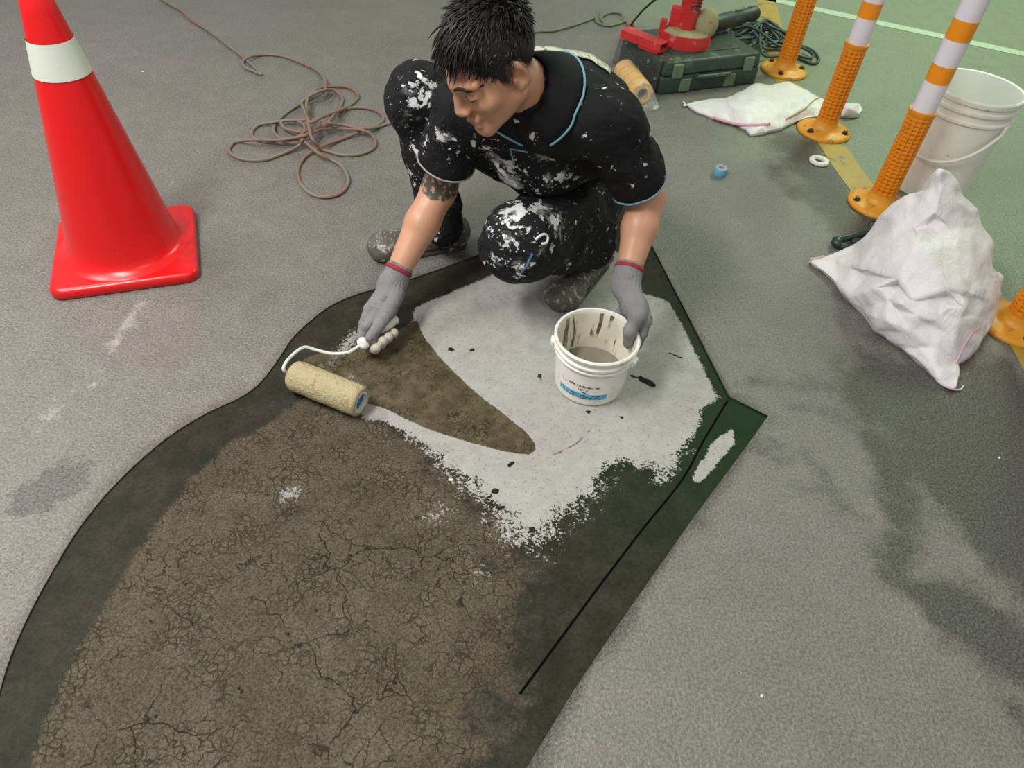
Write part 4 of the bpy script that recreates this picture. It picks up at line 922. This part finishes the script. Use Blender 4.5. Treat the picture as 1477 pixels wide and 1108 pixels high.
# cloth materials
def cloth(name, base, k=1.):
    n = NT(name, .8, .25); d = n.attr('paint')
    blob = n.noise(34, 5, .62, n.warp(20, .05)); a = n.step(n.math('ADD', blob, n.math('MULTIPLY', d, .20)), .655, .70)
    dots = n.step(n.math('SUBTRACT', n.vor(75, 'F1', n.warp(60, .012)), n.math('MULTIPLY', d, .22)), .055, .01)
    dots2 = n.step(n.math('SUBTRACT', n.vor(28, 'F1', n.warp(50, .03)), n.math('MULTIPLY', d, .20)), .03, -.01)
    sm_ = n.math('MULTIPLY', n.step(n.math('ADD', n.noise(18, 5, .7, n.warp(9, .1)), n.math('MULTIPLY', d, .26)), .66, .82), .45)
    m_ = n.math('MAXIMUM', n.math('MAXIMUM', a, sm_), n.math('MULTIPLY', n.math('MAXIMUM', dots, dots2), n.step(d, .02, .15)))
    c = n.mix(n.noise(14, 4), lin(*base), tuple(v*1.7 for v in lin(*base)[:3])+(1,)); c = n.mix(m_, c, n.mix(n.noise(25, 3), lin(176, 180, 182), lin(224, 226, 226)))
    h_ = n.math('ADD', n.math('MULTIPLY', n.noise(11, 4, .55, n.warp(5, .1)), 1.), n.math('MULTIPLY', n.noise(500, 1), .03)); n.bump(h_, .55, .03)
    return n.out(c, n.mix(m_, (.82,)*3+(1,), (.4,)*3+(1,)))
def wrinkle(V, Q, amp, fr=14., fl=(1, 1, 1)):
    a = V[Q[:, 1]]-V[Q[:, 0]]; b = V[Q[:, 3]]-V[Q[:, 0]]; fn = np.cross(a, b); N = np.zeros_like(V)
    for i in range(4): np.add.at(N, Q[:, i], fn)
    N /= np.linalg.norm(N, axis=1)[:, None]+1e-12
    def rid(v):
        q_ = Vector(v*np.array(fl)); q_ = q_+Vector((MN.noise(q_*fr*.5), MN.noise(q_*fr*.5+Vector((3, 7, 1))), MN.noise(q_*fr*.5+Vector((8, 2, 5)))))*(.6/fr)
        return .75-2.3*abs(MN.noise(q_*fr))+.35*(.5-2*abs(MN.noise(q_*fr*2.3)))
    w_ = np.array([rid(v) for v in V]); return V+N*(w_*amp)[:, None]

# polo shirt
S = Field((-.36, 1.35, .08), (.42, 2.12, .78), .0042)
S.cone(PEL+np.array([-.005, -.01, .0]), CHE, .15, .158, .03, (FR, .70))
S.cone(CHE, NB-UP*.05, .155, .10, .06, (FR, .70))
S.cone(RS+np.array([.02, 0, -.005]), LS+np.array([-.02, 0, -.005]), .066, .066, .06)
S.ell((.095, 1.72, .515), (.12, .11, .098), None, .06); S.ell((-.0, 1.70, .535), (.12, .10, .095), None, .06)
S.cone(NB-UP*.035, NB+UP*.012, .078, .066, .03)
S.ell(CHE+FR*.055-UP*.05, (.12, .12, .10), None, .06); S.ell(PEL+FR*.07+UP*.10, (.11, .11, .10), None, .06)
for A_, E__, t in ((RS, RE, .66), (LS, LE, .80)):
    hem = A_+(E__-A_)*t; ad = nrm(E__-A_)
    S.cone(A_, A_+(E__-A_)*1.1, .069, .066, .035, clip=[(hem, ad)])
V, Q = S.surface(2); V = wrinkle(V, Q, .0065, 10.); bs_ = bvh_of(V, Q); print('shirt', len(V))
pd = dens(V, bs_, [(640, 205, .035, .8), (650, 222, .05, .55), (610, 200, .06, .3), (720, 235, .05, .9), (735, 260, .06, 1.2), (745, 285, .07, 1.2), (700, 215, .04, .6), (800, 260, .045, .9), (830, 265, .04, .5), (775, 230, .03, .5), (880, 240, .03, .5), (860, 200, .05, .12), (715, 200, .03, .7), (770, 200, .02, .5)])
pd = np.maximum(pd, .08)
SHIRT = kid('polo_shirt', V, Q, cloth('black_polo', (19, 19, 21)), attrs=dict(paint=pd))
M_TRIM = plain('trim_blue', (112, 156, 172), .6, .4, .08, 30)
M_BLACK = plain('collar_black', (17, 18, 21), .8, .3)
# collar: folded strip around the neck with an open front
nd = nrm(HL(0, .02, -.06)-NB); cxv = nrm(SX-nd*(SX@nd)); cyv = np.cross(nd, cxv); cyv = cyv if cyv[1] > 0 else -cyv    # cyv points to the nape
CC = NB+nd*.012
def col_pt(a, w):   # a: angle around neck (0 = front, pi = nape) ; w: 0 inner top .. 1 outer edge
    r = .063+.036*w; h_ = .036-.058*w*w+.012*(1-math.cos(a))*(1-w); r *= 1+.10*max(0, math.cos(a))*w
    return CC+cxv*r*math.sin(a)*1.08-cyv*r*math.cos(a)*1.02+nd*h_
def col_out(q, off):
    h = bs_.ray_cast(Vector(q+nd*.09), Vector(-nd))
    return np.array(h[0])+nd*off if h[0] is not None and (np.array(h[0])-q)@nd > -off else q
na = 44; cv_ = []; cf_ = []
for i in range(na+1):
    a = .30+(2*math.pi-.60)*i/na
    for k_ in range(6): cv_.append(col_out(col_pt(a, k_/5), .004))
for i in range(na):
    for k_ in range(5): cf_.append((i*6+k_, (i+1)*6+k_, (i+1)*6+k_+1, i*6+k_+1))
collar = kid('collar', cv_, cf_, M_BLACK, SHIRT); sm = collar.modifiers.new('thick', 'SOLIDIFY'); sm.thickness = .003; sm.offset = 1
kid('collar_trim', *tube([col_out(col_pt(.30+(2*math.pi-.60)*i/80, 1.0), .006)+nd*.001 for i in range(81)], .0027, 7), M_TRIM, collar)
for A_, E__, t, nm_ in ((RS, RE, .66, 'r'), (LS, LE, .80, 'l')):
    hem = A_+(E__-A_)*t; ad = nrm(E__-A_); u_ = nrm(np.cross(ad, (0, 0, 1.))); w_ = np.cross(ad, u_); pts_ = []
    for i in range(40):
        a = 2*math.pi*i/40; d_ = math.cos(a)*u_+math.sin(a)*w_; hcen = hem-ad*.004
        h = bs_.ray_cast(Vector(hcen+d_*.16), Vector(-d_)); pts_.append(np.array(h[0])+d_*.0008 if h[0] is not None and np.linalg.norm(np.array(h[0])-hcen) < .10 else hcen+d_*.070)
    kid('sleeve_trim', *tube(pts_, .0026, 7, closed=True), plain('trim_pale', (150, 148, 142), .6) if nm_ == 'r' else M_TRIM, SHIRT)
for L_ in ([(736, 214), (748, 216), (762, 219)], [(736, 214), (739, 225), (742, 236)]):
    p_ = shots(bs_, L_, .0015)
    if len(p_) > 2: kid('placket_trim', *tube(catmull(p_, 5), .0022, 6), M_TRIM, SHIRT)
# trousers
T = Field((-.46, 1.26, .02), (.40, 2.14, .56), .0042)
T.ell(PEL+np.array([0, .02, 0]), (.17, .14, .13), None, .04)
T.cone(RH, RK, .105, .078, .04); T.cone(RK, RA+np.array([-.012, -.005, -.012]), .078, .056, .025); T.ell(RK+np.array([-.01, -.01, .0]), (.078, .08, .078), None, .03)
T.cone(LH, LK, .105, .088, .04); T.cone(LK, LA+np.array([.0, .0, .0])+LD*.01, .084, .058, .03); T.ell(LK, (.088, .085, .082), None, .03)
T.cone(LK*.5+LH*.5+np.array([.02, -.01, -.01]), LA+np.array([-.01, -.0, .06]), .08, .06, .05)
V, Q = T.surface(2); V = wrinkle(V, Q, .0085, 8.5); bt = bvh_of(V, Q); print('trousers', len(V))
pd = dens(V, bt, [(600, 130, .05, .9), (620, 140, .05, .8), (590, 180, .05, .5), (600, 210, .07, .35), (590, 250, .06, .4), (735, 310, .06, .9), (740, 340, .06, .75), (720, 360, .05, .7), (715, 375, .04, .6), (800, 320, .05, .75), (790, 340, .04, .6), (750, 385, .05, .7), (830, 320, .04, .4), (780, 300, .05, .7), (650, 300, .06, .3), (740, 260, .06, .9)])
pd = np.maximum(pd, .14)
TR = kid('trousers', V, Q, cloth('black_trousers', (20, 20, 22)), attrs=dict(paint=pd))
for L_, m_, r_ in (([(752, 392), (760, 384), (764, 374), (768, 366)], plain('blue_smear', (70, 104, 136), .5), .0035), ([(772, 346), (778, 341), (785, 338), (790, 342), (788, 350), (781, 352)], plain('white_smear', (214, 214, 208), .5), .0035)):
    p_ = shots(bt, L_, .0)
    if len(p_) > 2: kid('paint_smear', *tube(catmull(p_, 6), r_, 7), m_, TR)

# shoes
n = NT('shoe_fabric', .45); d = n.step(n.noise(48, 5, .65), .55, .66); dd_ = n.step(n.vor(70), .2, .1)
c = n.mix(n.noise(20, 4), lin(66, 64, 56), lin(104, 102, 92)); c = n.mix(n.math('MULTIPLY', n.math('MAXIMUM', d, n.math('MULTIPLY', dd_, n.step(n.noise(9), .4, .6))), .75), c, lin(196, 196, 188)); n.bump(n.noise(60, 4), .5, .006)
M_SHOE = n.out(c); M_SOLE = plain('shoe_sole', (70, 68, 62), .7, .4, .2, 30, (170, 168, 160), .02)
def shoe(heel, toe, ank, zf, lo, hi):
    f_ = Field(lo, hi, .0036); ax_ = nrm(toe-heel); sd2 = np.cross((0, 0, 1), ax_); up = np.array([0, 0, 1.])
    b0, b1 = heel+up*(zf+.035), toe-ax_*.035+up*(zf+.030)
    f_.cone(b0, b1, .04, .042, .02, (up, .85)); f_.ell(toe-ax_*.05+up*(zf+.03), (.05, .05, .032), None, .03)
    f_.cone(b0+up*.02, ank, .042, .04, .03)
    g = f_.grid((slice(None),)*3); f_.d = np.maximum(f_.d, zf+.010-g[..., 2]).astype(np.float32)
    V, Q = f_.surface(2); o = kid('shoe', wrinkle(V, Q, .002, 25.), Q, M_SHOE)
    s_ = Field(lo, hi, .0036); s_.cone(heel+up*(zf+.012), toe-ax_*.05+up*(zf+.012), .04, .047, .01); g = s_.grid((slice(None),)*3)
    s_.d = np.maximum(np.maximum(s_.d, zf-g[..., 2]), g[..., 2]-zf-.014).astype(np.float32)
    V, Q = s_.surface(1); kid('sole', V, Q, M_SOLE, o)
z0_ = np.array([0, 0, 0.])
rh, rto = G(655, 352), G(537, 372)
shoe(rh, rto, RA+np.array([.0, .0, .0]), 0., np.minimum(rh, rto)-[.08, .1, .005], np.maximum(rh, rto)+[.09, .1, .17])
lh_, lto, ld = LHE, LTO, LD
shoe(lh_, lto, lh_+np.array([0, 0, .10])+ld*.03, BED, np.minimum(lh_, lto)-[.08, .08, .008], np.maximum(lh_, lto)+[.08, .08, .16])

# ------------------------------------------------------------------ paint roller
RZ = BED+.0375
r0_, r1_ = G(424, 541, RZ), G(521, 580, RZ); ra_ = nrm(r1_-r0_); rs_ = np.cross((0, 0, 1), ra_)
PR = empty('paint_roller', ((r0_+r1_)/2)*np.array([1, 1, 0])+np.array([0, 0, BED]), 'paint roller with soaked cream sleeve on a white wire frame', 'paint roller')
po = np.array(PR.location); LR = np.linalg.norm(r1_-r0_)
n = NT('roller_nap', .6); c = n.mix(n.noise(14, 5, .6), lin(168, 152, 108), lin(206, 194, 156)); c = n.mix(n.step(n.noise(30, 5, .6), .55, .7), c, lin(150, 128, 84)); n.bump(n.noise(130, 4, .7), .9, .008); M_NAP = n.out(c)
FRM = frame(rs_, np.cross(ra_, rs_), ra_, r0_-po)
prof = [(.026, .002), (.031, -.002), (.0355, .004), (.0372, .012)]+[(.0372, z) for z in np.linspace(.03, LR-.02, 12)]+[(.037, LR-.006), (.034, LR), (.028, LR+.002), (.024, LR-.003)]
nv_, nf_ = lathe(prof, 72); nv_ = [tuple(np.array(q)*np.array([s__, s__, 1])) for q in nv_ for s__ in [1+.035*MN.noise(Vector(q)*90)+.02*MN.noise(Vector(q)*35)]]
mesh('nap_sleeve', *xf((nv_, nf_), FRM), M_NAP, PR, True)
M_FR = plain('roller_frame_paint', (206, 210, 200), .35, .5, .15, 40, (70, 110, 80), .04)
M_CORE2 = plain('roller_core_blue', (56, 104, 132), .4)
sharp(mesh('core', *xf(lathe([(.026, LR-.03), (.026, LR), (.021, LR+.001), (.021, LR-.03)], 40), FRM), plain('roller_core_rim', (214, 218, 214), .4), PR), 40)
mesh('end_cap', *xf(lathe([(.021, LR-.008), (.012, LR-.01), (.008, LR-.004), (.0005, LR-.003)], 32), FRM), M_CORE2, PR, True)
sharp(mesh('end_cap', *xf(lathe([(.0005, -.003), (.02, -.003), (.026, .003), (.026, .006)], 32), FRM), M_FR, PR), 40)
HA, HB = G(588, 446, .070), G(521, 497, .050); hd = nrm(HB-HA)
wire = [r0_+ra_*.02, r0_-ra_*.012, G(409, 533, .05), G(414, 521, .058), G(427, 508, .06), G(440, 501, .058), G(456, 505, .05), G(478, 510, .045), G(500, 509, .046), G(512, 503, .048), HB-hd*.02]
mesh('wire_frame', *tube([q-po for q in catmull(wire, 7)], .0042, 8), M_FR, PR, True)
mesh('handle', *xf(lathe([(.001, .040), (.012, .041), (.0145, .045), (.013, .052), (.0145, .06), (.013, .085), (.010, .098), (.001, .099)], 24), frame(nrm(np.cross(hd, (0, 0, 1.))), np.cross(hd, nrm(np.cross(hd, (0, 0, 1.)))), hd, HA-po)), plain('handle_white', (216, 212, 200), .4, .5, .1, 30, (60, 60, 54), .05), PR, True)
mesh('paint_blob', *[(lambda vf: ([tuple(np.array(q)*(1+.25*MN.noise(Vector(q)*70))) for q in vf[0]], vf[1]))(sphere((0, 0, 0), (.015, .014, .015)))][0], plain('wet_white_paint', (238, 236, 230), .3), PR, True).location = HB-hd*.006-po

# ------------------------------------------------------------------ gloves
n = NT('glove_knit', .85, .2); wv_ = n.noise(240, 2)
coat = n.attr('coat')
c = n.mix(n.noise(18, 4), lin(112, 112, 113), lin(140, 140, 141)); c = n.mix(n.step(n.noise(40, 4), .62, .7), c, lin(104, 100, 96)); c = n.mix(coat, c, n.mix(n.noise(30, 3), lin(176, 168, 154), lin(210, 202, 188)))
n.bump(n.math('ADD', wv_, n.noise(60, 3)), .45, .003); M_GLOVE = n.out(c)
M_CUFF = plain('cuff_red', (150, 48, 54), .8, .3, .15, 60)
def cuff(par, W_, E__, name='cuff', r=.037):
    ad = nrm(W_-E__); u_ = nrm(np.cross(ad, (0, 0, 1.))); w_ = np.cross(ad, u_); c0 = W_
    v = []; f = []
    for i in range(32):
        a = 2*math.pi*i/32; d_ = math.cos(a)*u_+math.sin(a)*w_
        for rr, t in ((r-.006, -.007), (r, -.006), (r+.0015, 0), (r, .006), (r-.006, .007)): v.append(c0+d_*rr+ad*t)
    for i in range(32):
        j = (i+1) % 32
        for k_ in range(4): f.append((i*5+k_, j*5+k_, j*5+k_+1, i*5+k_+1))
    kid(name, v, f, M_CUFF, par)
def knit_ribs(V, c0, ad, L_, amp=.0008):
    t = (V-c0)@ad; r_ = V-c0-t[:, None]*ad; u_ = nrm(np.cross(ad, (0, 0, 1.))); w_ = np.cross(ad, u_); a = np.arctan2(r_@w_, r_@u_)
    k_ = np.clip(1-np.abs(t-L_/2)/(L_/2+.004), 0, 1)**.5*(np.linalg.norm(r_, axis=1) < .05)
    return V+r_/(np.linalg.norm(r_, axis=1)[:, None]+1e-9)*(amp*np.sin(a*26)*k_)[:, None]
# right glove on the roller handle
up_ = np.cross(nrm(np.cross(hd, (0, 0, 1.))), hd); up_ = up_ if up_[2] > 0 else -up_
sr = np.cross(hd, up_); sr = sr if P((HA+HB)/2+sr*.05)[0] > P((HA+HB)/2)[0] else -sr     # towards the picture's right
fw = Field((-.52, 1.24, .0), (-.20, 1.62, .24), .0026)
adR = nrm(RW-RE); cR = [HB-hd*(.022+.0215*i) for i in range(4)]
fw.cone(RW-adR*.012, RW+adR*.03, .034, .033, .01)
palm_end = G(551, 441, .092)
fw.cone(RW+adR*.02, palm_end, .034, .031, .015, (up_, .66))
imc, ipp = G(534, 446, .086), G(526, 466, .064)
for i, c0 in enumerate(cR):
    R_ = .029-.001*i; rad = (.0122, .0128, .0124, .0114)[i]
    ang = [(205 if i == 0 else 160), 232, 275, 318, (338, 348, 342, 330)[i]]
    pts_ = [c0+R_*(math.cos(math.radians(a))*sr+math.sin(math.radians(a))*up_) for a in ang]
    if i: fw.cone(palm_end, pts_[0], .016, .0125, .006); fw.chain(pts_, [.0125, .012, .012, rad, rad*.98], .003)
    else: fw.chain([G(547, 430, .098), imc, ipp]+pts_, [.019, .0165, .0138, .0125, .012, .012, rad, rad*.98], .004)
fw.chain([G(572, 424, .106), G(561, 449, .092), G(546, 470, .078), G(534, 487, .066)], [.021, .0185, .0150, .0125], .005)
g = fw.grid((slice(None),)*3); fw.d = np.maximum(fw.d, BED+.002-g[..., 2]).astype(np.float32)
V, Q = fw.surface(1); V = knit_ribs(V, RW, adR, .04)
tmid = V-(HA+HB)/2; ts = tmid@sr; tu = tmid@up_
coat = np.clip((ts-.008)/.008, 0, 1)*np.clip((.014-tu)/.008, 0, 1)
gl = kid('glove', V, Q, M_GLOVE, attrs=dict(coat=coat)); cuff(gl, RW-adR*.012, RE, r=.0345)
# left glove pinching the bucket rim
adL = nrm(LW_-LE); bc0 = np.array([tc[0], tc[1], 0.]); gp_ = G(910, 461, BED+hB); ga = math.atan2(gp_[1]-tc[1], gp_[0]-tc[0]); print('grip angle', ga)
rim = lambda a, r, z: bc0+np.array([r*math.cos(a), r*math.sin(a), z])
fw = Field((.08, 1.16, .02), (.40, 1.60, .34), .0026)
fw.cone(LW_-adL*.012, LW_+adL*.03, .034, .034, .01)
pe = rim(ga, RB+.010, .187); print('palm', P(pe), np.linalg.norm(pe-LW_))
fw.cone(LW_+adL*.025, pe, .034, .038, .02, (np.array([math.cos(ga), math.sin(ga), 0]), .65))
for i, da in enumerate((-.42, -.16, .10, .34)):
    k0 = rim(ga+da*.8, RB+.019, .177); fw.cone(pe, k0, .024, .0145, .015)
    fw.chain([k0, rim(ga+da, RB+.0125, .145), rim(ga+da, RB+.0065, .112), rim(ga+da, RB-.0005, (.082, .076, .082, .09)[i])], [.0135, .0122, .0112, .0098], .005)
fw.chain([LW_+adL*.04, rim(ga-.30, RB-.005, .190), rim(ga-.46, RB-.0225, .160), rim(ga-.50, RB-.0215, .122)], [.022, .0185, .0150, .0118], .010)
V, Q = fw.surface(1); V = knit_ribs(V, LW_, adL, .04)
coat = np.zeros(len(V)); gl = kid('glove', V, Q, M_GLOVE, attrs=dict(coat=coat)); cuff(gl, LW_-adL*.012, LE, r=.0345)

# reflective strip across the upper back: lies on the shirt just below its upper edge
sv = []
for x in np.linspace(771, 880, 23):
    y0 = None
    for y in np.arange(40, 130, .5):
        q = shot(bs_, x, y)
        if q is not None: y0 = y; break
    if y0 is None: continue
    wd = 7.5
    row = [shot(bs_, x-k_*.35, y0+1.2+k_*wd/3, .003) for k_ in range(4)]
    if all(q is not None for q in row): sv.append(row)
nn_ = len(sv); flat_ = [q for r in sv for q in r]
n = NT('reflective_tape', .4); c = n.mix(n.step(n.noise(60, 3), .55, .62), lin(196, 202, 176), lin(96, 104, 84)); M_REFL = n.out(c)
st = kid('reflective_strip', flat_, [(i*4+k_, (i+1)*4+k_, (i+1)*4+k_+1, i*4+k_+1) for i in range(nn_-1) for k_ in range(3)], M_REFL, SHIRT)
sm = st.modifiers.new('thick', 'SOLIDIFY'); sm.thickness = .0015
